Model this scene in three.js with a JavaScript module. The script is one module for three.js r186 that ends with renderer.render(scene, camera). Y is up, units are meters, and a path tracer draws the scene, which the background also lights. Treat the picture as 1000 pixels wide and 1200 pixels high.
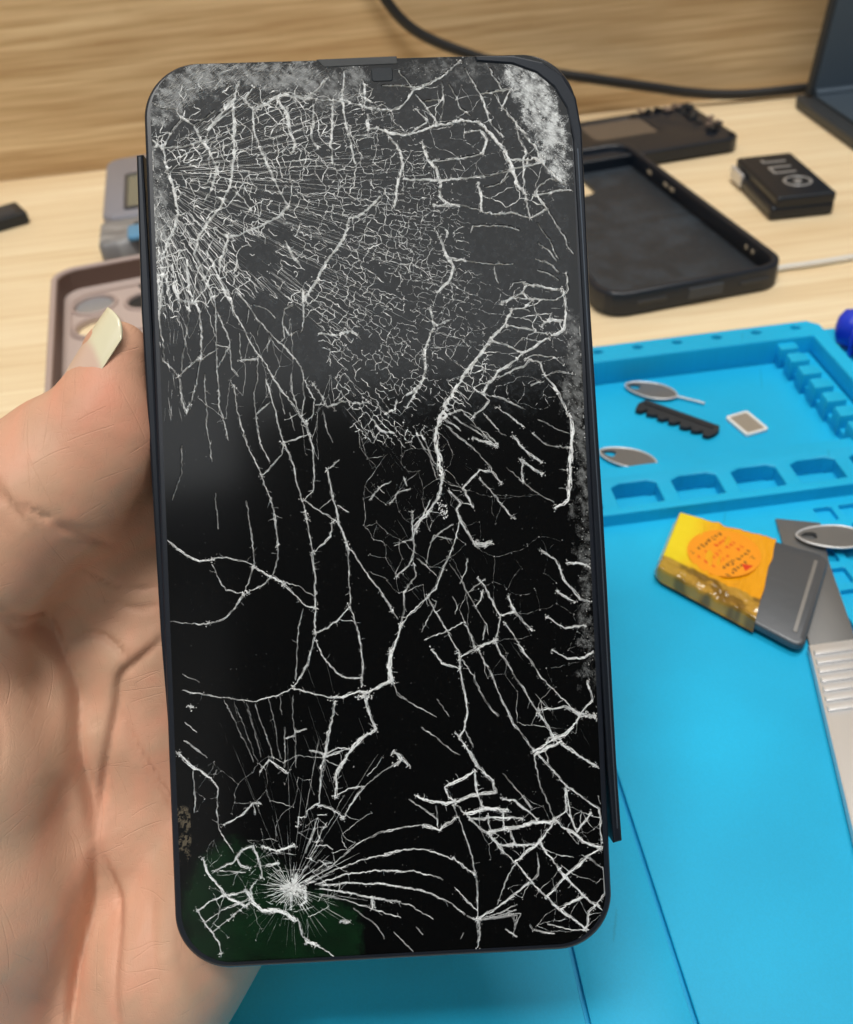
import * as THREE from 'three';
import { RectAreaLightUniformsLib } from 'three/addons/lights/RectAreaLightUniformsLib.js';
import { RoundedBoxGeometry } from 'three/addons/geometries/RoundedBoxGeometry.js';
import { mergeGeometries, mergeVertices, toCreasedNormals } from 'three/addons/utils/BufferGeometryUtils.js';

// ------------------------------------------------------------------ camera, lamps, exposure
const scene = new THREE.Scene();
const W = 853, HH = 1024;
const camera = new THREE.PerspectiveCamera(2 * Math.atan(600 / 1100) * 180 / Math.PI, W / HH, 0.01, 20);
const EYE = new THREE.Vector3(0, 0.205, 0);
const AX = new THREE.Vector3(0.991308, -0.078732, 0.105402);       // the camera's right
const AY = new THREE.Vector3(0.127332, 0.77566, -0.618173);        // the camera's up
const AZ = new THREE.Vector3(-0.033086, 0.626221, 0.778944);       // out of the camera's back
camera.position.copy(EYE);
camera.quaternion.setFromRotationMatrix(new THREE.Matrix4().makeBasis(AX, AY, AZ));
camera.focus = 0.165; camera.userData.fStop = 26;
scene.add(camera);
const renderer = new THREE.WebGLRenderer({ antialias: true });
renderer.setSize(W, HH);
renderer.toneMapping = THREE.LinearToneMapping;
renderer.toneMappingExposure = 1.0;
renderer.shadowMap.enabled = true;
RectAreaLightUniformsLib.init();
scene.background = new THREE.Color(0.17, 0.173, 0.18);

function ceilingLamp(x, y, z, w, d, radiance, glow, tint, label) {
  const g = new THREE.Group(); g.name = numbered('ceiling_lamp'); g.position.set(x, y, z);
  g.userData = { label, category: 'ceiling lamp' };
  const housing = new THREE.Mesh(new THREE.BoxGeometry(w + 0.04, 0.04, d + 0.04), new THREE.MeshStandardMaterial({ color: 0xe8e8e8, roughness: 0.6 }));
  housing.name = 'lamp_housing'; housing.position.y = 0.031; g.add(housing);
  const face = new THREE.Mesh(new THREE.BoxGeometry(w, 0.01, d), new THREE.MeshStandardMaterial({ color: 0xffffff, emissive: tint, emissiveIntensity: glow, roughness: 0.6 }));
  face.name = 'lamp_diffuser'; g.add(face);
  scene.add(g);
  const l = new THREE.RectAreaLight(tint, radiance, w, d);
  l.position.set(x, y - 0.012, z); l.lookAt(x, y - 1, z); l.name = 'lamp_light';
  scene.add(l);
}
const used = {};
function numbered(n) { used[n] = (used[n] ?? -1) + 1; return used[n] ? n + '_' + String(used[n]).padStart(3, '0') : n; }
ceilingLamp(-0.3, 1.95, 0.27, 0.6, 0.3, 38, 2.5, new THREE.Color(1, 0.965, 0.9), 'bright ceiling lamp on the left above the workbench');
ceilingLamp(0.4, 1.95, -0.45, 0.6, 0.3, 22, 2.5, new THREE.Color(1, 0.965, 0.9), 'bright ceiling lamp on the right above the back of the workbench');
ceilingLamp(0.1, 2.12, 1.35, 2.4, 1.3, 0.52, 0.47, new THREE.Color(0.93, 0.97, 1), 'wide dim glowing panel added behind the camera for the grey screen reflection');  // added unseen panel, mirrored as grey in the upper screen

// ------------------------------------------------------------------ helpers
function rng(seed) { let s = seed >>> 0; return () => { s = (s + 0x6d2b79f5) >>> 0; let t = Math.imul(s ^ (s >>> 15), 1 | s); t = (t + Math.imul(t ^ (t >>> 7), 61 | t)) ^ t; return ((t ^ (t >>> 14)) >>> 0) / 4294967296; }; }
const V3 = (x, y, z) => new THREE.Vector3(x, y, z), V2 = (x, y) => new THREE.Vector2(x, y);
const clamp = THREE.MathUtils.clamp, lerp = THREE.MathUtils.lerp, sstep = THREE.MathUtils.smoothstep;
function hash(x, y) { let h = Math.imul(x | 0, 374761393) + Math.imul(y | 0, 668265263) | 0; h = Math.imul(h ^ (h >>> 13), 1274126177); return ((h ^ (h >>> 16)) >>> 0) / 4294967296; }
function vnoise(x, y) { const ix = Math.floor(x), iy = Math.floor(y), fx = x - ix, fy = y - iy, u = fx * fx * (3 - 2 * fx), v = fy * fy * (3 - 2 * fy); return lerp(lerp(hash(ix, iy), hash(ix + 1, iy), u), lerp(hash(ix, iy + 1), hash(ix + 1, iy + 1), u), v); }
function fbm(x, y, n = 4) { let s = 0, a = 0.5, t = 0; for (let i = 0; i < n; i++) { s += a * vnoise(x + i * 17.3, y - i * 9.1); t += a; a *= 0.5; x *= 2.03; y *= 2.03; } return s / t; }
function ray(px, py) { return V3(0, 0, 0).addScaledVector(AX, (px - 500) / 1100).addScaledVector(AY, (600 - py) / 1100).addScaledVector(AZ, -1); }
function onDesk(px, py, h = 0) { const r = ray(px, py); return EYE.clone().addScaledVector(r, (EYE.y - h) / -r.y); }
function texture(w, h, fn, srgb = false) {
  const d = new Uint8Array(w * h * 4), c = [0, 0, 0];
  for (let y = 0; y < h; y++) for (let x = 0; x < w; x++) { fn(x, y, c); const i = (y * w + x) * 4; d[i] = clamp(c[0], 0, 255); d[i + 1] = clamp(c[1], 0, 255); d[i + 2] = clamp(c[2], 0, 255); d[i + 3] = 255; }
  const t = new THREE.DataTexture(d, w, h, THREE.RGBAFormat); t.magFilter = THREE.LinearFilter; t.minFilter = THREE.LinearMipmapLinearFilter; t.wrapS = t.wrapT = THREE.RepeatWrapping;
  if (srgb) t.colorSpace = THREE.SRGBColorSpace; t.needsUpdate = true; return t;
}
const mat = (o) => { const { rgb, ...r } = o, m = new THREE.MeshPhysicalMaterial(r); if (rgb) m.color.setRGB(...rgb); return m; };
function mesh(name, geo, m, parent) { const o = new THREE.Mesh(geo, m); o.name = parent === scene ? numbered(name) : name; o.castShadow = o.receiveShadow = true; parent.add(o); return o; }
function thing(name, label, category, pos, turn = 0) { const g = new THREE.Group(); g.name = numbered(name); g.userData = { label, category }; if (pos) g.position.copy(pos); g.rotation.y = turn; scene.add(g); return g; }
function rr(x0, y0, x1, y1, r, shape = new THREE.Shape()) {
  shape.moveTo(x0 + r, y0); shape.lineTo(x1 - r, y0); shape.absarc(x1 - r, y0 + r, r, -Math.PI / 2, 0); shape.lineTo(x1, y1 - r); shape.absarc(x1 - r, y1 - r, r, 0, Math.PI / 2);
  shape.lineTo(x0 + r, y1); shape.absarc(x0 + r, y1 - r, r, Math.PI / 2, Math.PI); shape.lineTo(x0, y0 + r); shape.absarc(x0 + r, y0 + r, r, Math.PI, 1.5 * Math.PI); return shape;
}
function poly(pts, smooth = false) { const s = new THREE.Shape(); if (smooth) { const c = new THREE.CatmullRomCurve3(pts.map((p) => V3(p[0], p[1], 0)), true, 'centripetal').getPoints(pts.length * 7); c.forEach((p, i) => i ? s.lineTo(p.x, p.y) : s.moveTo(p.x, p.y)); } else pts.forEach((p, i) => i ? s.lineTo(p[0], p[1]) : s.moveTo(p[0], p[1])); return s; }
function ext(shape, z0, z1, bevel = 0, seg = 2, curve = 10) { const g = new THREE.ExtrudeGeometry(shape, { depth: z1 - z0 - 2 * bevel, bevelEnabled: bevel > 0, bevelThickness: bevel, bevelSize: bevel, bevelOffset: -bevel, bevelSegments: seg, curveSegments: curve }); g.translate(0, 0, z0 + bevel); return g; }
const flat = (g) => g.rotateX(-Math.PI / 2);                 // shapes drawn in (x, -z) are laid on the desk
const slab = (shape, y0, y1, bevel = 0, seg = 2, curve = 10) => toCreasedNormals(flat(ext(shape, y0, y1, bevel, seg, curve)), 0.6);
function uvBy(g, fu, fv) { const p = g.attributes.position, uv = new Float32Array(p.count * 2); for (let i = 0; i < p.count; i++) { uv[2 * i] = fu(p.getX(i), p.getY(i), p.getZ(i)); uv[2 * i + 1] = fv(p.getX(i), p.getY(i), p.getZ(i)); } g.setAttribute('uv', new THREE.BufferAttribute(uv, 2)); return g; }
function tube(pts, r, n = 60, seg = 8, closed = false) { return new THREE.TubeGeometry(new THREE.CatmullRomCurve3(pts, closed, 'centripetal'), n, r, seg, closed); }

// ------------------------------------------------------------------ bench and wall
function wood(light, dark, seed, contrast) {
  return texture(2048, 1024, (x, y, c) => {
    const X = x / 2048, Y = y / 1024, wob = 0.006 * (fbm(X * 5 + seed, Y * 6, 3) - 0.5);
    const yy = Y + wob;
    const broad = fbm(X * 3 + seed, yy * 22 + seed, 3), fine = fbm(X * 9 + seed, yy * 150, 3), hair = fbm(X * 26 + seed, yy * 420, 2);
    const pore = vnoise(X * 60 + seed * 3, yy * 380) > 0.8 ? 1 : 0;
    let t = clamp((broad - 0.5) * 1.0 + (fine - 0.5) * 1.3 + (hair - 0.5) * 1.1, -1, 1) * contrast + 0.5 + pore * 0.13 * contrast;
    t = clamp(t, 0, 1);
    for (let k = 0; k < 3; k++) c[k] = lerp(light[k], dark[k], t);
  }, true);
}
const deskTex = wood([248, 232, 198], [220, 192, 150], 3.1, 0.55);
const wallTex = wood([232, 205, 162], [182, 148, 104], 9.7, 0.7);
const M = {
  desk: mat({ map: deskTex, roughness: 0.5, bumpMap: deskTex, bumpScale: 0.0001 }),
  wall: mat({ map: wallTex, roughness: 0.6, bumpMap: wallTex, bumpScale: 0.0002 }),
};
{
  const d = uvBy(new RoundedBoxGeometry(2.4, 0.03, 1.3, 3, 0.003), (x) => x / 1.0 + 0.5, (x, y, z) => z / 0.5);
  d.translate(0, -0.015, -0.026);
  const desk = mesh('desk', d, M.desk, scene); desk.userData.kind = 'structure';
  const wgeo = uvBy(new THREE.BoxGeometry(2.4, 0.9, 0.03), (x) => x / 1.1 + 0.45, (x, y) => y / 0.5 + 0.3);
  wgeo.translate(0, 0.42, -0.692);
  const wall = mesh('wall_back', wgeo, M.wall, scene); wall.userData.kind = 'structure';
  const back = mesh('wall_behind', new THREE.BoxGeometry(4.4, 2.6, 0.05), mat({ rgb: [0.5, 0.5, 0.5], roughness: 0.9 }), scene); back.position.set(0, 0.9, 2.4); back.userData.kind = 'structure';
  const standIn = thing('photographer_stand_in', 'tall black block added behind the camera in place of the photographer', 'stand_in', V3(0.32, 0, 0.85));  // added block, stands in for the photographer mirrored dark in the screen
  mesh('stand_in_body', new RoundedBoxGeometry(1.08, 2.0, 0.3, 2, 0.01).translate(0, 0.05, 0), mat({ rgb: [0.015, 0.017, 0.02], roughness: 0.8 }), standIn);
}

// ------------------------------------------------------------------ blue silicone mat
const rubberTex = texture(512, 512, (x, y, c) => { const v = 205 + 50 * fbm(x / 5, y / 5, 3) - 25; c[0] = c[1] = c[2] = v; });
const smudge = texture(1024, 1024, (x, y, c) => {
  const X = x / 1024, Y = y / 1024; let v = 0.93 + 0.1 * (fbm(X * 7, Y * 7, 4) - 0.5) + 0.03 * (hash(x, y) - 0.5);
  const s = vnoise(X * 90 + Y * 30, Y * 22 + X * 40); if (s > 0.955 && fbm(X * 9 + 4, Y * 9, 2) > 0.6) v -= 0.07;
  c[0] = 255 * v * 0.07 + 2; c[1] = 206 * v - 14; c[2] = 250 * v - 6;
}, true);
M.mat = mat({ map: smudge, roughness: 0.5, bumpMap: rubberTex, bumpScale: 0.00006, specularIntensity: 0.7 });
{
  const t = thing('silicone_mat', 'light blue silicone repair mat with moulded part trays lying on the wooden bench', 'repair mat', V3(0, 0, 0));
  const mmU = (g) => uvBy(g, (x) => x / 0.25, (x, y, z) => z / 0.25);
  const part = (name, g) => mesh(name, mmU(g), M.mat, t);
  part('mat_base', slab(rr(-0.19, -0.06, 0.31, 0.338, 0.006), 0.0005, 0.0022));
  // three sheet fields parted by thin grooves
  const x1 = 0.0255, x2 = 0.0466, gp = 0.0005, zf = -0.06, zb = 0.2435;
  part('mat_field', slab(rr(-0.19, zf, x1 - gp, zb, 0.002), 0.0022, 0.004, 0.0003));
  part('mat_field', slab(poly([[x1 + gp, zf], [x2 + 0.0012 - gp, zf], [x2 - 0.0012 - gp, zb], [x1 + gp, zb]]), 0.0022, 0.004, 0.0003));
  const field = poly([[x2 + 0.0012 + gp, zf], [0.31, zf], [0.31, zb], [x2 - 0.0012 + gp, zb]]);
  for (let i = 0; i < 14; i++) for (let j = 0; j < 13; j++) {
    const cx = 0.1187 + i * 0.0083, cz = 0.2262 - j * 0.0094; if (i > 0 && i + j < 1) continue; if (i < 2 && j < 2) continue;
    field.holes.push(rr(cx, cz - 0.0066, cx + 0.006, cz, 0.0009, new THREE.Path()));
  }
  part('mat_field', slab(field, 0.0022, 0.004, 0.0002, 1, 3));
  // tray: floor, tall rim on three sides, lower pocket strip in front
  const rim = poly([[-0.16, 0.2556], [-0.148, 0.2556], [-0.148, 0.3168], [0.173, 0.3168], [0.173, 0.2433], [0.178, 0.2433], [0.1792, 0.3245], [0.1752, 0.3288], [-0.16, 0.3288]]);
  for (let k = -9; k < 6; k++) rim.holes.push(new THREE.Path().absellipse(0.0884 + k * 0.01615, 0.3245, 0.0021, 0.0016, 0, Math.PI * 2));
  part('tray_rim', slab(rim, 0.0022, 0.0146, 0.0007, 3, 6));
  part('tray_floor', slab(rr(-0.1479, 0.2556, 0.1729, 0.3167, 0.0005), 0.0022, 0.0039));
  part('mat_ledge', slab(rr(0.18, 0.2433, 0.31, 0.338, 0.003), 0.0022, 0.004, 0.0004));
  const strip = poly([[-0.16, 0.2305], [0.178, 0.2305], [0.178, 0.2431], [0.1728, 0.2431], [0.1728, 0.2553], [-0.16, 0.2553]]);
  for (let k = -10; k < 5; k++) { const cx = 0.0731 + k * 0.0205; strip.holes.push(poly([[cx, 0.2335], [cx + 0.0152, 0.2345], [cx + 0.0152, 0.2445], [cx + 0.0125, 0.2462], [cx + 0.003, 0.2462], [cx, 0.2445]])); }
  part('pocket_strip', slab(strip, 0.0022, 0.0088, 0.0006, 3));
  // holder teeth along the right end of the tray, with a low bar behind them
  const tooth = slab(poly([[0.1585, -0.0033], [0.1658, -0.0033], [0.1662, 0.0008], [0.1643, 0.0032], [0.159, 0.0032]]), 0.0038, 0.0125, 0.0006, 2);
  mmU(tooth);
  for (let k = 0; k < 8; k++) { const o = mesh('holder_tooth', tooth, M.mat, t); o.position.set(k * 0.0003, 0, -0.3155 + k * 0.0098); }
  part('holder_bar', slab(rr(0.1606, 0.2558, 0.1725, 0.3165, 0.0004), 0.0038, 0.0072, 0.0005));
}

// ------------------------------------------------------------------ things on the mat
const brushed = texture(256, 256, (x, y, c) => { const v = 150 + 60 * (vnoise(x / 60, y * 0.9) - 0.5) + 30 * (fbm(x / 20, y / 20, 2) - 0.5); c[0] = c[1] = c[2] = v; });
M.steel = mat({ rgb: [0.3, 0.3, 0.29], metalness: 0.85, roughness: 0.42, bumpMap: brushed, bumpScale: 0.00003, roughnessMap: brushed });
M.dullSteel = mat({ rgb: [0.2, 0.2, 0.2], metalness: 0.6, roughness: 0.5, bumpMap: brushed, bumpScale: 0.00003 });
M.brightSteel = mat({ rgb: [0.74, 0.74, 0.75], metalness: 0.55, roughness: 0.38, bumpMap: brushed, bumpScale: 0.00003 });
M.black = mat({ rgb: [0.011, 0.015, 0.021], roughness: 0.45 });
M.blackMatt = mat({ rgb: [0.013, 0.016, 0.021], roughness: 0.7 });
const brushUV = (g) => uvBy(g, (x) => x / 0.03, (x, y, z) => z / 0.03);
function leafTool(name, label, pos, turn, pitch) {       // flat leaf of sheet metal with a wire loop and a pin, pointing along +x
  const t = thing(name, label, 'metal tool', pos, turn); t.rotation.order = 'YXZ'; t.rotation.z = pitch;
  const out = [[-0.0105, 0], [-0.0085, 0.0026], [-0.003, 0.0048], [0.003, 0.0052], [0.008, 0.0034], [0.0105, 0.0006], [0.0105, -0.0006], [0.008, -0.0034], [0.003, -0.0052], [-0.003, -0.0048], [-0.0085, -0.0026]];
  const s = poly(out, true); s.holes.push(poly([[-0.0094, 0], [-0.008, 0.0015], [-0.005, 0.0018], [-0.0042, 0], [-0.005, -0.0018], [-0.008, -0.0015]], true));
  mesh('leaf', brushUV(slab(s, 0, 0.0007, 0.0002, 2)), M.dullSteel, t);
  mesh('rim_wire', tube(poly(out, true).getPoints().filter((p, i) => i % 3 === 0).map((p) => V3(p.x, 0.0007, -p.y)), 0.00035, 120, 6, true), M.brightSteel, t);
  mesh('pin', tube([V3(0.0102, 0.0005, 0), V3(0.014, 0.0005, 0), V3(0.0215, 0.0005, 0.0003)], 0.00045, 16, 8), M.brightSteel, t);
  return t;
}
leafTool('eject_pin', 'silver leaf shaped eject pin lying in the tray above the black comb', V3(0.1052, 0.0045, -0.3062), -0.66, 0);
leafTool('eject_pin', 'silver leaf shaped pin half hidden beside the front wall of the tray', V3(0.0845, 0.0045, -0.2648), -0.62, 0);
leafTool('eject_pin', 'dark grey leaf shaped pin lying across the tip of the metal spatula', V3(0.1335, 0.0062, -0.2088), -0.32, 0.05);
{
  const t = thing('jagged_strip', 'short black jagged plastic strip lying in the tray below the leaf shaped pin', 'plastic strip', V3(0.1085, 0.0041, -0.285), -0.845);
  const s = [[-0.0155, 0.0042], [0.0155, 0.0042], [0.0168, 0.0015]];
  for (let k = 0; k < 7; k++) { const x = 0.0155 - k * 0.0047; s.push([x + 0.0012, -0.0015 - 0.0007 * (k % 3)], [x, -0.0042 + 0.0006 * (k % 2)], [x - 0.0022, -0.0044], [x - 0.0031, -0.0022]); }
  s.push([-0.0165, 0]);
  mesh('strip_body', slab(poly(s), 0, 0.0017, 0.0003, 2), M.blackMatt, t);
  mesh('rib', slab(rr(-0.0145, 0.0008, 0.0145, 0.0022, 0.0004), 0.0016, 0.0021, 0.0002), M.black, t);
}
{
  const t = thing('sim_tray', 'small white framed grey SIM tray lying flat in the blue tray', 'sim tray', V3(0.1324, 0.004, -0.2768), -1.33);
  const s = rr(-0.0068, -0.0047, 0.0068, 0.0047, 0.0012); s.holes.push(rr(-0.0057, -0.0036, 0.0057, 0.0036, 0.0007, new THREE.Path()));
  mesh('tray_frame', slab(s, 0, 0.0012, 0.0002), mat({ rgb: [0.8, 0.8, 0.78], roughness: 0.35 }), t);
  mesh('card', slab(rr(-0.00565, -0.00355, 0.00565, 0.00355, 0.0006), 0.0001, 0.0008), mat({ rgb: [0.3, 0.26, 0.21], roughness: 0.5 }), t);
}
{ // metal spatula under the battery
  const t = thing('metal_spatula', 'silver metal spatula with a ridged handle passing under the taped battery', 'spatula', V3(0.11, 0.0041, -0.17), 0);
  const P = (x, z) => [x - 0.11, -(z + 0.17)];
  mesh('blade', brushUV(slab(poly([P(0.1213, -0.2226), P(0.134, -0.2178), P(0.1288, -0.2), P(0.1218, -0.166), P(0.1085, -0.166), P(0.1165, -0.2)]), 0, 0.001, 0.0002)), M.dullSteel, t);
  mesh('handle', brushUV(slab(poly([P(0.1079, -0.1672), P(0.1212, -0.1672), P(0.1245, -0.1), P(0.118, -0.03), P(0.074, -0.03)]), 0.0002, 0.003, 0.0005)), M.brightSteel, t);
  for (let k = 0; k < 7; k++) { const z = -0.1645 + k * 0.0031, l = 0.1079 - (z + 0.1672) * 0.247 + 0.0008, r = 0.1212 + (z + 0.1672) * 0.05 - 0.0008; mesh('ridge', brushUV(slab(poly([P(l, z), P(r, z), P(r, z + 0.0016), P(l - 0.0003, z + 0.0016)]), 0.0028, 0.0037, 0.0004)), M.brightSteel, t); }
}
{ // battery wrapped in amber tape
  const c = V3(0.1, 0.0055, -0.1985), t = thing('taped_battery', 'grey pouch battery half wrapped in glossy amber tape with a round orange sticker', 'battery', c, -0.66);
  t.scale.y = 0.68;
  const Q = [[-0.0245, -0.0172], [0.0219, -0.0172], [0.0247, 0.0233], [-0.0212, 0.0118]];            // far left, far right, near right, near left
  const at = (u, v) => [0, 1].map((k) => lerp(lerp(Q[0][k], Q[1][k], u), lerp(Q[3][k], Q[2][k], u), v));
  const soft = (r) => { const s = new THREE.Shape(); Q.forEach((q, i) => { const p = Q[(i + 3) % 4], n = Q[(i + 1) % 4], to = (z) => { const l = Math.hypot(z[0] - q[0], z[1] - q[1]); return [q[0] + (z[0] - q[0]) * r / l, -(q[1] + (z[1] - q[1]) * r / l)]; }; const a = to(p), b = to(n); i ? s.lineTo(...a) : s.moveTo(...a); s.quadraticCurveTo(q[0], -q[1], ...b); }); return s; };
  const grain = texture(256, 256, (x, y, k) => { const v = 150 + 90 * (fbm(x / 22, y / 22, 4) - 0.5) + 25 * (hash(x, y) - 0.5); k[0] = k[1] = k[2] = v; });
  mesh('cell_pouch', uvBy(slab(soft(0.0045), 0.0001, 0.0046, 0.0013, 4), (x) => x / 0.04, (x, y, z) => z / 0.04), mat({ rgb: [0.1, 0.108, 0.12], metalness: 0.3, roughness: 0.36, bumpMap: grain, bumpScale: 0.0002 }), t);
  mesh('pouch_seam', slab(poly([at(0.915, 0.1), at(0.94, 0.1), at(0.94, 0.9), at(0.915, 0.9)].map((p) => [p[0], -p[1]])), 0.0044, 0.005, 0.0002), mat({ rgb: [0.3, 0.3, 0.3], metalness: 0.5, roughness: 0.4 }), t);
  // tape: a wrinkled glossy sleeve over the left part
  const nx = 70, nz = 80, pos = [], idx = [], col = [];
  for (let i = 0; i <= nx; i++) for (let j = 0; j <= nz; j++) {
    const u = i / nx, v = j / nz, d = Math.min(v, 1 - v);
    const U = lerp(-0.03, lerp(0.655, 0.69, v) + 0.012 * (vnoise(v * 8, 3) - 0.5), u);
    let [x, z] = at(U, lerp(-0.025, 1.03, v));
    const edge = sstep(d, 0, 0.04) * sstep(u, 0, 0.05);
    let y = 0.0004 + edge * (0.0053 + 0.0006 * sstep(v, 0.6, 0.9));
    y += edge * (0.0006 * (fbm(u * 4, v * 5, 3) - 0.5) + 0.0013 * sstep(v, 0.68, 0.95) * Math.abs(fbm(u * 8 + v * 4, v * 13 - u * 3, 3) - 0.5) * 3 + 0.0009 * sstep(u, 0.3, 0) * (fbm(u * 14, v * 4, 2) - 0.5) * 2.5);
    const r0 = 0.12, eu = Math.max(0, r0 - u), ev = Math.max(0, r0 - d); if (eu && ev) { const l = Math.hypot(eu, ev); if (l > r0) { const q = r0 / l, v2 = v < 0.5 ? r0 - ev * q : 1 - (r0 - ev * q); [x, z] = at(lerp(-0.03, 0.67, r0 - eu * q), lerp(-0.025, 1.03, v2)); } }
    pos.push(x, y, z);
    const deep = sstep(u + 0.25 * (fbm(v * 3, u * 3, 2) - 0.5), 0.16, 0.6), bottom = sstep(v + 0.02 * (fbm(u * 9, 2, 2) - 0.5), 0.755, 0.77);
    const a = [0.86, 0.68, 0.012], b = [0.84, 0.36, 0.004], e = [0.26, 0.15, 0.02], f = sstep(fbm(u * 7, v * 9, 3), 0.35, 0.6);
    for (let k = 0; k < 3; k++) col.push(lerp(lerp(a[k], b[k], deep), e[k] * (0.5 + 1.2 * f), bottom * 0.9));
    if (i < nx && j < nz) { const q = i * (nz + 1) + j; idx.push(q, q + 1, q + nz + 1, q + 1, q + nz + 2, q + nz + 1); }
  }
  const g = new THREE.BufferGeometry(); g.setAttribute('position', new THREE.Float32BufferAttribute(pos, 3)); g.setAttribute('color', new THREE.Float32BufferAttribute(col, 3)); g.setIndex(idx); g.computeVertexNormals();
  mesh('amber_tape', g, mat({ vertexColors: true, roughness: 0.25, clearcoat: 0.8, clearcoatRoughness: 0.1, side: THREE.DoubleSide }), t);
  // round sticker under the tape, printed with rows of worn characters
  const cv = document.createElement('canvas'); cv.width = cv.height = 256; const x = cv.getContext('2d'), R = rng(5);
  x.fillStyle = '#f59a10'; x.fillRect(0, 0, 256, 256);
  for (let row = 0; row < 6; row++) { const red = row > 0 && row < 4; x.strokeStyle = red ? '#e0400a' : '#7a4a10'; x.lineWidth = row === 0 || row === 4 ? 6 : 5; for (let k = 0; k < 9; k++) { if (R() < 0.15) continue; const bx = 40 + k * 19, by = 42 + row * 32; for (let q = 0; q < 3; q++) { x.beginPath(); x.moveTo(bx + R() * 14, by + R() * 20); x.lineTo(bx + R() * 14, by + R() * 20); x.stroke(); } } }
  x.fillStyle = '#d8330a'; x.beginPath(); x.moveTo(128, 206); x.lineTo(150, 240); x.lineTo(106, 240); x.fill();
  const st = new THREE.CanvasTexture(cv); st.colorSpace = THREE.SRGBColorSpace;
  const sg = new THREE.CircleGeometry(0.0108, 40); const sp = sg.attributes.position; 
  const o = mesh('round_sticker', sg, mat({ map: st, roughness: 0.35, clearcoat: 0.8, clearcoatRoughness: 0.12 }), t); o.rotation.set(-Math.PI / 2, 0, 1.2); o.position.set(-0.006, 0.0062, -0.0035);
}
{ // blue round-headed handle at the right edge of the frame
  const t = thing('driver_handle', 'glossy deep blue plastic tool handle lying on the right corner of the mat', 'tool handle', V3(0.1935, 0.0123, -0.3165), 0.35);
  const pr = [[0, -0.013], [0.004, -0.0127], [0.0068, -0.011], [0.0076, -0.007], [0.0072, 0], [0.0078, 0.01], [0.0074, 0.03], [0.005, 0.034], [0, 0.0345]].map((p) => V2(...p));
  const m = mat({ rgb: [0.012, 0.045, 0.62], roughness: 0.3 });
  mesh('grip', new THREE.LatheGeometry(pr, 40).rotateX(-Math.PI / 2).rotateY(Math.PI / 2 * -1).rotateY(-Math.PI / 3).translate(0.004, 0, 0), m, t);
  for (let k = 0; k < 3; k++) mesh('grip_band', new THREE.TorusGeometry(0.0075, 0.0006, 8, 30).rotateY(-Math.PI / 2 - Math.PI / 3).translate(0.004 - Math.sin(5 * Math.PI / 6) * (0.004 + k * 0.006), 0, 0), m, t);
}

// ------------------------------------------------------------------ things on the bench behind
const scuff = texture(512, 512, (x, y, c) => { const f = fbm(x / 60, y / 60, 4), d = fbm(x / 9 + 50, y / 9, 3); let v = 42 + 14 * sstep(f, 0.3, 0.75) + 10 * sstep(d, 0.55, 0.8); if (hash(x, y) > 0.997) v += 80; c[0] = v * 0.8; c[1] = v * 0.95; c[2] = v * 1.12; }, true);
function tub(t, w, l, h, floor, wallT, r, m, mFloor, holes = [], bev = 0.0008) {
  const ring = rr(-w / 2, -l / 2, w / 2, l / 2, r); ring.holes.push(rr(-w / 2 + wallT, -l / 2 + wallT, w / 2 - wallT, l / 2 - wallT, r - wallT * 0.7, new THREE.Path()));
  mesh('side_wall', slab(ring, 0.0003, h, bev, 3, 14), m, t);
  const f = rr(-w / 2 + wallT * 0.9, -l / 2 + wallT * 0.9, w / 2 - wallT * 0.9, l / 2 - wallT * 0.9, r - wallT); for (const q of holes) f.holes.push(q);
  mesh('inner_floor', uvBy(slab(f, 0.0005, floor, 0, 1, 14), (x) => x / 0.09, (x, y, z) => z / 0.09), mFloor, t);
}
{ // large black phone case, open side up
  const t = thing('phone_case', 'empty black rubber phone case lying open side up on the bench beside the black dongle', 'phone case', V3(0.1365, 0, -0.4745), 0.127);
  M.rubber = mat({ rgb: [0.006, 0.011, 0.021], roughness: 0.42, bumpMap: rubberTex, bumpScale: 0.00002 });
  tub(t, 0.09, 0.19, 0.0122, 0.0024, 0.0034, 0.013, M.rubber, mat({ map: scuff, roughness: 0.5 }), [rr(-0.031, 0.045, 0.008, 0.083, 0.008, new THREE.Path())], 0.0014);
  mesh('port_cover', new RoundedBoxGeometry(0.017, 0.0055, 0.0012, 2, 0.0005).translate(0.004, 0.006, 0.0951), mat({ rgb: [0.05, 0.055, 0.065], roughness: 0.6 }), t);
  for (const x of [-0.022, 0.028]) mesh('speaker_slot', new RoundedBoxGeometry(0.014, 0.0022, 0.0008, 2, 0.0004).translate(x, 0.0062, 0.0951), mat({ rgb: [0.03, 0.033, 0.04], roughness: 0.5 }), t);
  for (const z of [-0.052, -0.03, -0.022, 0.062, 0.068]) mesh('button_gap', new RoundedBoxGeometry(0.0006, 0.0022, z < 0 ? 0.005 : 0.0022, 2, 0.0003).translate(0.0414, 0.007, z), mat({ rgb: [0.45, 0.38, 0.28], roughness: 0.7 }), t);
}
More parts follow.
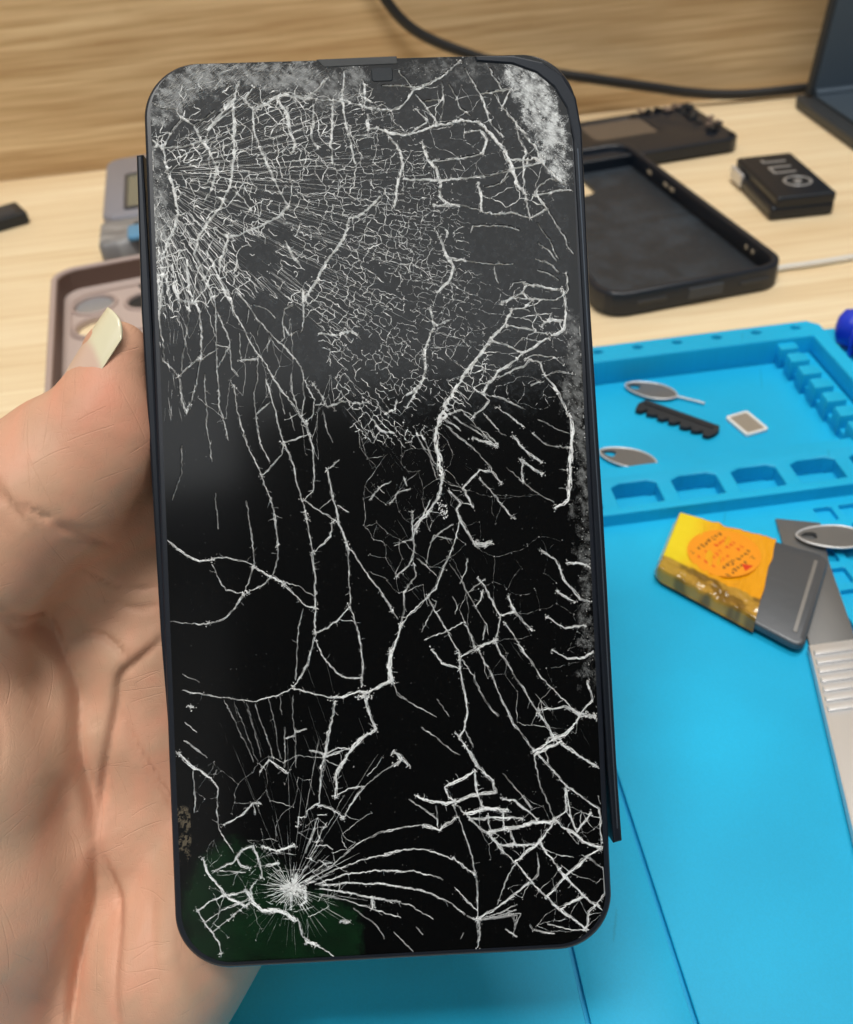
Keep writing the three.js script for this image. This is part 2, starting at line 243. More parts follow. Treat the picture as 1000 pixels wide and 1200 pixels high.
{ // black stripped phone frame farther back
  const t = thing('stripped_phone', 'black stripped phone frame with a brown camera window lying near the wooden wall', 'phone frame', V3(0.158, 0, -0.594), -0.235);
  const Lx = 0.077, Lz = 0.037; t.rotation.y = 0.115;
  const s = rr(-Lx, -Lz, Lx, Lz, 0.009); s.holes.push(rr(-0.004, -0.004, 0.038, 0.03, 0.005, new THREE.Path()));
  mesh('frame_shell', slab(s, 0.0012, 0.0092, 0.0012, 3), mat({ rgb: [0.007, 0.012, 0.021], roughness: 0.35 }), t);
  mesh('camera_window', slab(rr(-0.0045, -0.0045, 0.0385, 0.0305, 0.005), 0.004, 0.0082), mat({ rgb: [0.13, 0.1, 0.075], roughness: 0.45 }), t);
  mesh('bottom_plate', slab(rr(-Lx + 0.002, -Lz + 0.002, Lx - 0.002, Lz - 0.002, 0.008), 0.0002, 0.0022), M.blackMatt, t);
  const R = rng(8);
  for (let k = 0; k < 26; k++) { const a = k / 26, b = new RoundedBoxGeometry(0.003 + R() * 0.006, 0.001 + R() * 0.002, 0.002 + R() * 0.004, 1, 0.0004); b.rotateY(R() * 3).rotateZ((R() - 0.5) * 1.2); const edge = R() < 0.6; b.translate(edge ? Lx - 0.001 - R() * 0.012 : lerp(0.03, Lx, a), 0.0095 + R() * 0.0016, edge ? lerp(-Lz, Lz * 0.9, a) : -Lz + 0.004 + R() * 0.004); mesh('broken_bit', b, R() < 0.3 ? mat({ rgb: [0.25, 0.18, 0.14], roughness: 0.5 }) : M.black, t); }
}
{ // black dongle with silver marks
  const t = thing('usb_dongle', 'thick black plastic dongle with silver strokes and a ring printed on top', 'dongle', V3(0.2325, 0, -0.4915), -0.03);
  mesh('dongle_body', new RoundedBoxGeometry(0.034, 0.0072, 0.062, 4, 0.0022).translate(0, 0.0039, 0.001), mat({ rgb: [0.006, 0.01, 0.017], roughness: 0.38 }), t);
  mesh('dongle_cover', new RoundedBoxGeometry(0.0315, 0.0062, 0.064, 4, 0.0018).translate(0.0012, 0.0094, 0), mat({ rgb: [0.006, 0.01, 0.017], roughness: 0.36 }), t);
  mesh('metal_plug', new RoundedBoxGeometry(0.0022, 0.0068, 0.017, 2, 0.0004).translate(-0.0168, 0.0056, -0.0215), M.brightSteel, t);
  const m = mat({ rgb: [0.62, 0.63, 0.64], metalness: 0.6, roughness: 0.32 });
  for (let k = 0; k < 3; k++) { const b = [new RoundedBoxGeometry(0.0125 - k * 0.0005, 0.0003, 0.0015, 1, 0.0001).translate(0.0015, 0, -0.019 + k * 0.0085)]; if (k !== 1) b.push(new RoundedBoxGeometry(0.0015, 0.0003, 0.0042, 1, 0.0001).translate(-0.0045, 0, -0.0205 + k * 0.0085)); else b.push(new RoundedBoxGeometry(0.0015, 0.0003, 0.005, 1, 0.0001).translate(-0.0045, 0, -0.0085)); mesh('silver_stroke', mergeGeometries(b).translate(0.001, 0.01262, 0), m, t); }
  mesh('silver_ring', new THREE.TorusGeometry(0.0068, 0.0008, 6, 40).rotateX(Math.PI / 2).scale(1, 0.3, 1).translate(0.0035, 0.0127, 0.0125), m, t);
  mesh('silver_dot', new THREE.CylinderGeometry(0.0022, 0.0022, 0.0003, 20).translate(0.0035, 0.01262, 0.0125), m, t);
}
{ // power cord along the wall, and a white cable
  const c = mesh('power_cord', tube([V3(0.005, 0.15, -0.664), V3(0.03, 0.096, -0.664), V3(0.049, 0.07, -0.664), V3(0.092, 0.0475, -0.664), V3(0.138, 0.0335, -0.664), V3(0.173, 0.025, -0.664), V3(0.209, 0.0165, -0.664), V3(0.239, 0.0095, -0.664), V3(0.27, 0.0055, -0.662), V3(0.325, 0.005, -0.66), V3(0.4, 0.0045, -0.66)], 0.0034, 160, 12), mat({ rgb: [0.012, 0.012, 0.013], roughness: 0.5 }), scene);
  c.userData = { label: 'black power cord drooping along the wooden wall down to the bench', category: 'cord' };
  const w = mesh('white_cable', tube([V3(0.1885, 0.0017, -0.4), V3(0.197, 0.0017, -0.4025), V3(0.21, 0.0017, -0.403), V3(0.24, 0.0017, -0.4055), V3(0.29, 0.0017, -0.412), V3(0.4, 0.0017, -0.41)], 0.0016, 80, 10), mat({ rgb: [0.75, 0.72, 0.66], roughness: 0.5 }), scene);
  w.userData = { label: 'thin white cable running out from behind the black phone case to the right', category: 'cable' };
}
{ // slate metal stand at the upper right
  const t = thing('metal_stand', 'slate grey bent metal stand with an upright plate standing against the wall', 'stand', V3(0.31, 0, -0.6), 0);
  const m = mat({ rgb: [0.075, 0.105, 0.14], metalness: 0.35, roughness: 0.45 }), e = mat({ rgb: [0.03, 0.035, 0.04], roughness: 0.5 });
  mesh('base_plate', slab(poly([[-0.008, 0.034], [-0.004, 0.044], [0.2, 0.052], [0.2, -0.16], [-0.012, -0.16]]), 0.0003, 0.0062, 0.001), e, t);
  mesh('base_top', slab(poly([[0.003, 0.032], [0.2, 0.036], [0.2, -0.158], [0.0, -0.158]]), 0.0062, 0.0082, 0.0008), m, t);
  const up = ext(poly([[0.003, 0], [0.25, 0], [0.25, 0.22], [0.028, 0.22]]), -0.002, 0.002, 0.0006); up.rotateX(-0.03).translate(0, 0.0075, -0.037);
  mesh('upright_plate', up, m, t);
  const ed = ext(poly([[-0.0005, 0], [0.0027, 0], [0.0277, 0.22], [0.0245, 0.22]]), -0.0035, 0.0025, 0.0005); ed.rotateX(-0.03).translate(0, 0.0075, -0.037);
  mesh('edge_trim', ed, e, t);
  mesh('bend_fillet', new THREE.CylinderGeometry(0.003, 0.003, 0.195, 16).rotateZ(Math.PI / 2).translate(0.101, 0.0085, -0.0335), m, t);
}
{ // grey handheld meter
  const t = thing('handheld_meter', 'grey handheld meter with blank display and blue button behind the pink case', 'meter', V3(-0.11, 0, -0.566), 0);
  const body = mat({ rgb: [0.26, 0.26, 0.3], roughness: 0.4 }), low = mat({ rgb: [0.42, 0.42, 0.43], roughness: 0.45, map: texture(256, 256, (x, y, c) => { const v = 205 + 40 * sstep(fbm(x / 30, y / 18, 4), 0.45, 0.75) - 45 * sstep(fbm(x / 40 + 9, y / 16, 4), 0.52, 0.8); c[0] = c[1] = c[2] = v; }, true) });
  t.rotation.y = 0.133;
  const s = rr(-0.036, -0.035, 0.036, 0.066, 0.012);
  mesh('upper_shell', slab(rr(-0.036, -0.0385, 0.036, 0.068, 0.011), 0.0004, 0.02, 0.003, 4), body, t);
  mesh('lower_shell', uvBy(slab(rr(-0.037, -0.0735, 0.037, -0.0395, 0.004), 0.0004, 0.019, 0.003, 4), (x) => x / 0.06, (x, y, z) => z / 0.06), low, t);
  const fr = rr(-0.0235, -0.031, 0.0245, 0.029, 0.003); fr.holes.push(rr(-0.0215, -0.029, 0.0225, 0.027, 0.002, new THREE.Path()));
  mesh('display_frame', slab(fr, 0.0195, 0.0214, 0.0004), mat({ rgb: [0.06, 0.06, 0.065], roughness: 0.5 }), t);
  mesh('display_glass', slab(rr(-0.0216, -0.0291, 0.0226, 0.0271, 0.002), 0.0195, 0.0206), mat({ rgb: [0.2, 0.205, 0.16], roughness: 0.2 }), t);
  for (let k = 0; k < 4; k++) mesh('printed_mark', new THREE.BoxGeometry(0.0028, 0.0002, 0.0035).translate(-0.006 + k * 0.0045, 0.0202, -0.048), mat({ rgb: [0.7, 0.7, 0.72], roughness: 0.5 }), t);
  mesh('button_slot', slab(rr(-0.018, -0.056, 0.03, -0.05, 0.002), 0.0187, 0.0194), mat({ rgb: [0.03, 0.03, 0.035], roughness: 0.6 }), t);
  mesh('blue_button', slab(rr(-0.021, -0.077, 0.03, -0.059, 0.003), 0.0187, 0.0215, 0.0008, 3), mat({ rgb: [0.11, 0.3, 0.5], roughness: 0.4 }), t);
}
{ // dusty pink phone case
  const t = thing('phone_case', 'dusty pink phone case lying open side up behind the thumb', 'phone case', V3(-0.1065, 0, -0.4085), 0.18);
  const pk = mat({ rgb: [0.45, 0.35, 0.32], roughness: 0.5 }), fl = mat({ rgb: [0.52, 0.42, 0.385], roughness: 0.55 }), wallShade = mat({ rgb: [0.13, 0.078, 0.06], roughness: 0.6 });
  const holes = [[-0.0225, 0.0475, 0.0098], [0.003, 0.041, 0.009], [-0.0215, 0.022, 0.0098]];
  tub(t, 0.082, 0.15, 0.0135, 0.0025, 0.0028, 0.013, pk, fl, holes.map(([x, y, r]) => new THREE.Path().absarc(x, y, r, 0, Math.PI * 2)), 0.0008);
  const shadeRing = rr(-0.0384, -0.0724, 0.0384, 0.0724, 0.0115); shadeRing.holes.push(rr(-0.0376, -0.0716, 0.0376, 0.0716, 0.0108, new THREE.Path()));
  mesh('painted_wall_shade', slab(shadeRing, 0.0024, 0.0122, 0, 1, 14), wallShade, t);  // dark ring: shade on the inner wall put into its colour
  const isl = rr(-0.0345, 0.009, 0.0165, 0.062, 0.012); isl.holes.push(rr(-0.0335, 0.01, 0.0155, 0.061, 0.011, new THREE.Path()));
  mesh('camera_island', slab(isl, 0.0024, 0.0034, 0.0003), pk, t);
  for (const [x, y, r] of holes) mesh('hole_ring', new THREE.TorusGeometry(r + 0.0012, 0.0011, 8, 40).rotateX(-Math.PI / 2).translate(x, 0.0026, -y), pk, t);
  mesh('lens_cover', new THREE.CylinderGeometry(0.0093, 0.0093, 0.0012, 30).translate(-0.0225, 0.0014, -0.0475), mat({ rgb: [0.5, 0.52, 0.56], metalness: 0.5, roughness: 0.2 }), t);
  mesh('lens_cover', new THREE.CylinderGeometry(0.0086, 0.0086, 0.0012, 30).translate(0.003, 0.0014, -0.041), M.black, t);
  mesh('small_hole', new THREE.CylinderGeometry(0.0028, 0.0028, 0.0006, 20).translate(0.003, 0.0026, -0.059), M.black, t);
}
{ // black flat gadget at the left edge
  const t = thing('black_gadget', 'corner of a flat black gadget lying at the left end of the bench', 'gadget', V3(-0.245, 0, -0.575), 0.0);
  t.rotation.y = 0.5;
  const s = rr(-0.052, -0.0125, 0.045, 0.0125, 0.002);
  mesh('gadget_body', slab(s, 0.0003, 0.0075, 0.0012, 3), M.black, t);
  mesh('gadget_top', slab(rr(-0.05, -0.0105, 0.04, 0.0095, 0.002), 0.0074, 0.008, 0.0002), mat({ rgb: [0.035, 0.038, 0.045], roughness: 0.5 }), t);
}

// ------------------------------------------------------------------ cracked phone: a plane of its own, millimetres inside the group
const D0 = 0.153, PQ = new THREE.Quaternion();
PQ.copy(camera.quaternion).multiply(new THREE.Quaternion().setFromAxisAngle(V3(0, 0, 1), 0.042)).multiply(new THREE.Quaternion().setFromAxisAngle(V3(1, 0, 0), -0.012)).multiply(new THREE.Quaternion().setFromAxisAngle(V3(0, 1, 0), 0.028));
const PO = EYE.clone().addScaledVector(ray(446, 602), D0);
const PX = V3(1, 0, 0).applyQuaternion(PQ), PY = V3(0, 1, 0).applyQuaternion(PQ), PN = V3(0, 0, 1).applyQuaternion(PQ);
function pp(px, py, z = 0) {                                   // where the line of sight meets the phone's plane (or one z mm in front), in mm
  const r = ray(px, py), o = PO.clone().addScaledVector(PN, z / 1000), t = o.clone().sub(EYE).dot(PN) / r.dot(PN), q = EYE.clone().addScaledVector(r, t).sub(o);
  return [q.dot(PX) * 1000, q.dot(PY) * 1000];
}
const PXM = 0.139;
const phone = thing('cracked_phone', 'black smartphone with a badly shattered screen held upright in the hand', 'phone', PO);
phone.quaternion.copy(PQ); phone.scale.setScalar(0.001);
const TLc = pp(165, 73), TRc = pp(672, 66), BRc = pp(726, 1111), BLc = pp(211, 1138);
const X0 = (TLc[0] + BLc[0]) / 2, X1 = (TRc[0] + BRc[0]) / 2, Y1 = 75.0, Y0 = (BLc[1] + BRc[1]) / 2;
const gx0 = X0 + 0.9, gx1 = X1 - 1.3, gy0 = Y0 + 1.0, gy1 = Y1 - 0.4, GR = 8.2;
const P = (pts) => pts.map((p) => pp(...p));
const inside = (pts, x, y) => { let c = false; for (let i = 0, j = pts.length - 1; i < pts.length; j = i++) { const a = pts[i], b = pts[j]; if (a[1] > y !== b[1] > y && x < (b[0] - a[0]) * (y - a[1]) / (b[1] - a[1]) + a[0]) c = !c; } return c; };
const roundInside = (x, y, m = 0) => { const dx = Math.max(gx0 + GR - x, x - gx1 + GR, 0), dy = Math.max(gy0 + GR - y, y - gy1 + GR, 0); return Math.hypot(dx, dy) <= GR - m; };
{
  const edge = mat({ rgb: [0.010, 0.013, 0.02], roughness: 0.28, clearcoat: 0.4, clearcoatRoughness: 0.2 }), railM = mat({ rgb: [0.012, 0.016, 0.024], metalness: 0.3, roughness: 0.3 });
  mesh('display_frame', ext(rr(X0 - 0.2, Y0, X1 - 0.3, Y1 - 0.15, 9), -2.6, -0.15, 0.5, 3, 16), edge, phone);
  mesh('housing', ext(rr(X0 + 0.3, Y0 + 0.4, X1 - 0.2, Y1 - 0.4, 9), -9.2, -2.7, 1.2, 4, 16), railM, phone);
  mesh('camera_bump', ext(rr(X1 - 36, Y1 - 38, X1 - 4, Y1 - 5, 7), -11, -9.1, 0.6, 3), railM, phone);
  for (const [x, y] of [[-12, -13], [-27, -13], [-12, -29]]) mesh('camera_lens', new THREE.CylinderGeometry(6, 6.4, 1.6, 30).rotateX(Math.PI / 2).translate(X1 + x - 0.5, Y1 + y, -11.6), edge, phone);
  mesh('side_rail', ext(poly(P([[158.5, 180], [166.5, 179], [176, 350], [190, 640], [214, 1062], [207, 1058], [203, 980], [196.5, 861], [187, 745], [175, 540], [164, 360]])), -6.5, -0.5, 0.4), railM, phone);
  mesh('side_rail', ext(poly(P([[556, 66], [602, 65.5], [636, 73], [660, 89], [675, 114], [682, 152], [692, 360], [707, 600], [723, 900], [729, 985], [719, 988], [712, 900], [700, 700], [683, 360], [672, 165], [664, 128], [649, 103], [628, 86], [600, 76], [558, 73]])), -6.5, 0.25, 0.35, 2), railM, phone);
  mesh('rail_groove', ext(poly(P([[676, 175], [677.5, 175], [690, 400], [705, 640], [716, 840], [724, 970], [722.5, 970], [714.5, 840], [703.5, 640], [688.5, 400]])), 0.2, 0.42, 0.05), mat({ rgb: [0.09, 0.11, 0.14], metalness: 0.6, roughness: 0.35 }), phone);
  mesh('earpiece', ext(poly(P([[371, 70], [465, 66], [466, 75], [380, 79]])), -1.2, 0.12, 0.1), mat({ rgb: [0.03, 0.034, 0.038], roughness: 0.5, bumpMap: rubberTex, bumpScale: 0.0001 }), phone);
  mesh('front_sensor', ext(rr(...pp(436, 96), ...pp(460, 79), 0.5), -0.3, 0.12, 0.1), mat({ rgb: [0.008, 0.012, 0.017], roughness: 0.15 }), phone);
}
// ---- cracks, read off the picture area by area: pixel lists in enlarged areas become lines on the glass
const cracks = [];
let zx = 0, zy = 0, zs = 1;
const area = (x, y, s) => { zx = x; zy = y; zs = s; };
const ck = (w, tone, ...n) => { const p = []; for (let i = 0; i < n.length; i += 2) p.push([zx + n[i] * zs, zy + n[i + 1] * zs]); cracks.push({ w, tone, p }); };
area(160, 60, 0.28);
ck(3.2, .8, 430,130, 405,220, 410,290, 405,450, 390,570, 350,650, 300,715, 260,770); ck(3, .8, 490,150, 450,205, 485,235, 490,330, 520,410, 555,490); ck(2, .65, 555,490, 610,600, 630,640, 600,690);
ck(3.2, .75, 590,200, 630,270, 640,330, 665,390, 655,420); ck(2, .6, 190,280, 240,310, 270,370, 310,430, 340,500, 310,590, 280,635); ck(2.4, .7, 870,80, 860,180, 875,300, 905,420, 915,470);
ck(2, .6, 740,210, 740,300, 730,360, 760,410); ck(2, .6, 815,220, 820,300, 815,400, 820,470); ck(3, .75, 130,510, 160,590, 175,680, 160,740, 110,850); ck(2.6, .8, 330,740, 380,780, 430,770, 510,740, 600,690, 640,650);
ck(2, .65, 385,790, 350,880, 345,950, 390,1050); ck(3.4, .85, 890,700, 870,780, 790,890, 760,960, 700,1050); ck(2.2, .7, 890,700, 930,690, 975,655, 1020,610); ck(2, .6, 620,790, 650,850, 690,905);
ck(2, .65, 260,770, 240,850, 290,950, 330,1050); ck(2, .6, 30,400, 110,400, 180,400, 300,370); ck(2.5, .7, 60,370, 110,400, 130,510); ck(3.5, .75, 500,240, 620,180, 700,200, 760,160, 800,110); ck(2, .65, 700,200, 870,205, 1000,245);
ck(1.6, .6, 110,850, 100,1070); ck(1.6, .6, 150,900, 160,1000, 185,1050); ck(1.6, .6, 210,870, 220,1000, 240,1060); ck(1.6, .6, 250,900, 300,1000, 330,1070); ck(1.8, .65, 290,830, 345,950); ck(2, .7, 180,1040, 215,1050, 260,1050);
ck(1.8, .6, 400,580, 450,620, 480,665); ck(2, .55, 45,190, 100,240, 160,240, 190,280); ck(2, .6, 190,280, 150,330, 110,400); ck(1.6, .5, 300,330, 400,220); ck(1.4, .45, 320,300, 395,200); ck(1.4, .45, 240,310, 330,250);
area(420, 60, 0.28);
ck(3, .75, 430,40, 340,110, 235,160, 170,240, 130,250); ck(3.6, .8, 80,320, 140,345, 200,350, 330,310, 430,285, 500,295); ck(4.4, .85, 500,295, 560,350, 610,410, 640,480, 665,560, 700,600); ck(2.2, .6, 0,225, 60,240, 130,250);
ck(2.4, .7, 20,120, 30,200, 60,215); ck(3, .75, 40,270, 40,330, 80,320); ck(3, .75, 130,360, 175,420, 185,480, 165,560, 150,650); ck(3, .8, 265,380, 290,450, 325,490, 345,560, 340,610, 375,640);
ck(2.4, .7, 190,535, 350,540, 470,530, 560,520, 650,495, 770,465); ck(2.2, .8, 310,460, 420,450, 520,430); ck(3, .8, 520,430, 540,370, 510,330, 450,340); ck(3.2, .8, 500,550, 515,600, 515,670); ck(3, .75, 515,670, 560,680, 640,675, 720,700);
ck(1.4, .55, 310,645, 400,645, 515,665); ck(2.2, .8, 470,760, 480,730, 540,730, 640,735, 675,750); ck(3, .85, 700,600, 705,650, 720,700, 790,660, 760,620, 740,590); ck(2.6, .75, 740,605, 810,590, 885,580); ck(2.2, .7, 740,590, 800,530, 870,560);
ck(2.2, .6, 790,660, 840,740, 900,850); ck(2, .6, 750,720, 800,790, 840,870); ck(2.4, .75, 445,70, 480,130, 510,180, 540,260, 560,310, 610,360); ck(2.4, .75, 510,180, 570,170, 640,160); ck(2.2, .65, 550,70, 590,140, 600,160);
ck(2.4, .75, 570,180, 610,240, 660,300, 675,370, 700,420, 690,470, 690,600); ck(2.6, .75, 640,160, 600,240); ck(3.2, .75, 660,300, 740,400, 790,490, 860,550); ck(2.6, .75, 620,450, 700,455, 770,440); ck(1.5, .5, 350,130, 360,220, 345,290);
ck(1.5, .5, 380,140, 430,240, 470,270); ck(2, .65, 240,180, 290,240, 330,295); ck(1.6, .5, 235,160, 180,100, 170,80); ck(2.2, .6, 100,145, 170,140, 240,150); ck(1.5, .55, 280,210, 350,200); ck(2.6, .75, 340,780, 375,870, 400,900, 380,960, 330,1010);
ck(2, .65, 375,870, 480,880, 560,890, 650,890); ck(2, .65, 570,900, 575,950, 590,970); ck(2.2, .65, 830,880, 800,840, 750,800); ck(2.2, .6, 740,870, 800,890, 840,930); ck(2.2, .6, 840,960, 800,930, 750,915); ck(2.6, .75, 690,970, 780,990, 850,1000);
ck(2.4, .75, 600,1060, 690,1010, 710,970); ck(3, .8, 690,1010, 720,1040, 830,1040, 880,1000, 870,930); ck(2.4, .7, 630,1000, 650,970, 700,965); ck(2.6, .7, 240,240, 290,290, 240,330); ck(2, .6, 370,780, 375,755, 365,750); ck(1.6, .6, 590,560, 630,500); ck(1.8, .6, 530,570, 600,550, 630,520);
area(160, 340, 0.28);
ck(2.6, .55, 105,30, 95,120, 110,200, 115,300, 180,360); ck(3, .75, 180,360, 185,430, 210,520, 225,480); ck(2, .7, 180,360, 210,330, 270,270); ck(1.8, .6, 215,50, 220,120, 205,240, 190,340); ck(2.6, .75, 180,40, 240,55, 265,90, 275,200, 270,290); ck(2, .6, 270,290, 240,420, 225,500);
ck(2.2, .7, 325,0, 330,90, 335,200, 335,330, 345,480, 385,630); ck(2.4, .7, 340,90, 380,180, 395,260, 400,330, 430,360); ck(2.6, .7, 410,400, 420,500, 455,620, 490,700, 525,780, 560,870, 585,970, 590,1070); ck(3, .8, 380,0, 410,90, 460,190, 510,270, 590,390, 660,480, 710,560);
ck(2.6, .7, 710,560, 740,660, 745,760, 740,840, 700,880); ck(2.6, .75, 420,10, 480,80, 560,180, 620,240, 690,320, 700,370, 745,460, 740,520, 710,555); ck(1.8, .6, 490,60, 545,80, 580,120); ck(1.5, .5, 510,280, 505,380, 490,430, 500,520); ck(2.2, .7, 500,520, 520,640, 560,720);
ck(3.2, .8, 440,295, 505,285); ck(1.3, .5, 430,180, 435,290); ck(2, .65, 500,520, 560,470); ck(2.6, .75, 545,380, 570,470, 600,590, 620,640, 660,740, 690,870, 715,960); ck(2.6, .75, 610,640, 720,605); ck(2.6, .7, 620,640, 605,690, 555,745, 525,780);
ck(1.4, .5, 600,420, 620,520); ck(1.2, .45, 640,510, 660,590); ck(1.6, .55, 650,350, 655,420, 670,490); ck(1.6, .6, 700,370, 705,450, 695,530); ck(1.6, .55, 285,350, 290,470, 300,600, 315,720); ck(2.4, .75, 270,290, 335,250); ck(2.4, .75, 335,330, 380,250, 395,240, 330,230);
ck(1.4, .5, 520,130, 505,190); ck(1.5, .5, 470,80, 460,140); ck(1.5, .5, 555,190, 550,260); ck(2.2, .7, 660,60, 620,80, 610,130, 620,200, 600,220); ck(2, .65, 620,150, 640,190, 680,170); ck(2, .65, 695,0, 700,130, 690,180); ck(2.2, .75, 760,180, 830,190, 900,170, 940,200);
ck(2.6, .75, 740,390, 780,450, 800,490, 860,465, 970,470); ck(2, .65, 745,480, 790,480); ck(1.6, .5, 780,500, 800,590, 820,640); ck(2, .6, 790,760, 850,710); ck(2.6, .7, 800,750, 815,850, 830,900, 850,980, 880,1060); ck(2.2, .65, 700,880, 760,920, 850,975);
ck(1.8, .6, 765,920, 815,870); ck(2.2, .7, 840,900, 890,930); ck(1.3, .4, 150,880, 190,760, 190,650); ck(1.3, .4, 330,850, 340,1000); ck(1.8, .5, 460,880, 490,1060);
area(420, 340, 0.28);
ck(4, .85, 640,90, 610,150, 560,200, 500,280, 440,360, 370,470); ck(6, .9, 370,470, 345,540, 325,630, 340,700, 352,780); ck(4, .8, 352,780, 335,880, 290,940, 260,970, 240,1010); ck(4, .85, 800,200, 730,240, 660,290, 590,340, 540,400, 520,430); ck(3, .75, 520,430, 550,460, 520,500, 480,530);
ck(3, .75, 640,80, 690,75, 730,40); ck(2.6, .75, 600,50, 670,30, 720,40); ck(2, .7, 690,75, 720,90); ck(3, .7, 620,145, 700,160, 790,185); ck(2.8, .7, 555,215, 620,230, 690,265); ck(2.2, .7, 650,240, 690,200, 740,210, 760,220); ck(2, .65, 690,290, 740,270, 820,280, 870,320);
ck(3, .75, 550,380, 620,350, 690,320, 720,290); ck(3.6, .8, 700,290, 760,300, 780,360, 820,400, 850,460, 880,520); ck(5, .85, 880,520, 900,600, 890,680, 890,780, 880,880, 820,910); ck(2.6, .7, 780,360, 830,340, 895,350); ck(2.2, .65, 720,400, 780,380);
ck(4.4, .85, 770,150, 800,120, 850,130); ck(4.4, .8, 810,190, 860,170, 870,100, 860,0); ck(2.6, .75, 345,540, 430,500, 480,530); ck(2.2, .65, 360,540, 430,590); ck(2.2, .6, 370,570, 500,680, 560,750); ck(2, .55, 400,530, 540,620); ck(1.8, .5, 440,510, 560,640);
ck(4, .85, 480,620, 580,650); ck(2, .6, 520,510, 600,600, 620,610); ck(2, .65, 560,440, 640,470, 700,500); ck(2.6, .7, 580,490, 650,540, 690,570); ck(3.6, .8, 650,610, 720,690, 770,720); ck(3, .75, 680,710, 770,770); ck(3, .7, 690,710, 690,800); ck(2, .6, 750,540, 830,580, 890,600);
ck(2.6, .55, 730,600, 790,650, 880,660); ck(3.4, .75, 440,830, 510,750, 560,760, 600,810); ck(3, .7, 440,830, 480,910); ck(2.6, .7, 510,790, 570,860, 650,955); ck(1.4, .4, 620,740, 720,830, 820,890); ck(3, .75, 380,840, 430,890, 410,920, 440,980, 490,1060); ck(2.4, .65, 430,890, 480,901);
ck(1.2, .4, 245,600, 300,700, 330,790); ck(1.2, .35, 265,600, 320,720); ck(3, .75, 300,80, 320,150, 300,200, 275,260, 280,330, 260,400, 200,490); ck(2.4, .7, 320,150, 380,130); ck(2.4, .7, 260,400, 200,440); ck(2.4, .7, 110,520, 150,500, 160,460); ck(2, .65, 60,540, 90,590, 150,600);
ck(2.2, .6, 45,880, 100,820, 140,800); ck(2.2, .6, 130,900, 165,850, 220,830); ck(1.8, .6, 80,820, 110,850); ck(2, .6, 190,780, 205,820); ck(2.2, .65, 300,880, 240,990, 230,1040, 150,1070); ck(2, .6, 300,1060, 340,1020, 400,980); ck(1.6, .5, 470,560, 540,600, 590,650); ck(1.4, .45, 840,830, 895,830); ck(1.4, .45, 840,750, 895,755);
area(170, 600, 0.29);
ck(3, .75, 85,110, 150,160, 220,200, 270,190); ck(1.8, .55, 270,190, 330,185, 400,200, 440,220); ck(3.4, .85, 440,220, 510,262, 560,290); ck(3, .75, 560,295, 650,380, 690,390); ck(1.6, .55, 560,285, 620,300, 690,345); ck(2, .65, 270,210, 300,270, 330,315, 400,330);
ck(2.4, .65, 425,60, 435,150, 440,215, 420,280, 400,335); ck(2.8, .75, 400,335, 365,390, 320,430, 260,452); ck(1.8, .5, 260,452, 190,452, 90,440); ck(2, .55, 520,0, 535,100, 535,190, 515,255); ck(2.6, .65, 415,325, 470,300, 510,265); ck(3, .75, 645,0, 680,160, 690,260, 690,350, 690,490);
ck(2.8, .75, 690,490, 660,610, 615,690, 600,705); ck(3, .75, 680,165, 750,100, 760,40); ck(2, .6, 640,390, 620,470, 615,600, 610,680); ck(3, .8, 690,490, 740,470, 790,430, 825,385); ck(2, .6, 785,435, 845,445); ck(2.6, .65, 690,520, 720,590, 780,655, 830,675, 875,670);
ck(2.6, .7, 820,150, 825,300, 825,380, 850,450, 870,530, 880,620, 880,700); ck(2.6, .7, 780,40, 820,140, 870,210, 905,260, 950,320, 1000,400); ck(2.4, .65, 150,720, 260,740, 380,760, 450,765, 540,740, 600,710); ck(2.4, .65, 600,710, 650,730, 750,750); ck(4, .85, 750,750, 800,750, 870,725, 900,730, 950,700, 1000,685);
ck(3, .75, 770,765, 765,820, 740,900, 730,975, 710,1034); ck(4.4, .85, 885,735, 910,830, 930,880); ck(3.8, .8, 930,880, 880,910, 835,960, 790,1034); ck(2, .6, 665,965, 730,975, 780,955, 835,960); ck(1.2, .3, 410,770, 470,990); ck(1.4, .4, 445,775, 520,1010); ck(1.2, .35, 500,750, 550,1000);
ck(1.2, .35, 545,745, 555,820); ck(1.4, .45, 600,740, 605,900); ck(1.2, .4, 565,870, 565,1034); ck(1.2, .35, 610,900, 610,1034); ck(2, .65, 565,915, 605,905, 610,890, 655,880); ck(5, .8, 990,560, 985,650, 995,690); ck(1.8, .6, 160,850, 210,890); ck(1.6, .5, 165,925, 230,980); ck(2.2, .65, 120,960, 190,1030);
ck(4, .7, 180,785, 195,790); ck(1.2, .3, 320,760, 440,1010); ck(1.1, .28, 360,765, 455,1010); ck(1.1, .3, 150,655, 220,690);
area(440, 600, 0.3);
ck(2.8, .7, 145,0, 150,170, 130,210, 85,250); ck(3, .7, 150,200, 160,250, 110,320, 115,380, 100,440); ck(4, .8, 100,440, 75,520, 55,600, 65,655, 0,690); ck(1.5, .45, 20,310, 90,420); ck(3, .75, 330,30, 300,150, 280,190, 250,260, 235,300, 205,330); ck(3, .75, 205,330, 130,400, 100,440);
ck(2.4, .65, 205,330, 230,380, 260,430, 300,500, 325,550); ck(3.2, .7, 325,550, 330,610, 345,690, 360,780, 345,850, 325,880); ck(2.4, .6, 345,850, 385,920); ck(3.6, .8, 330,570, 390,540, 470,500); ck(2.6, .7, 470,500, 490,410, 470,370, 430,290, 400,260); ck(4, .85, 490,405, 545,390, 520,330);
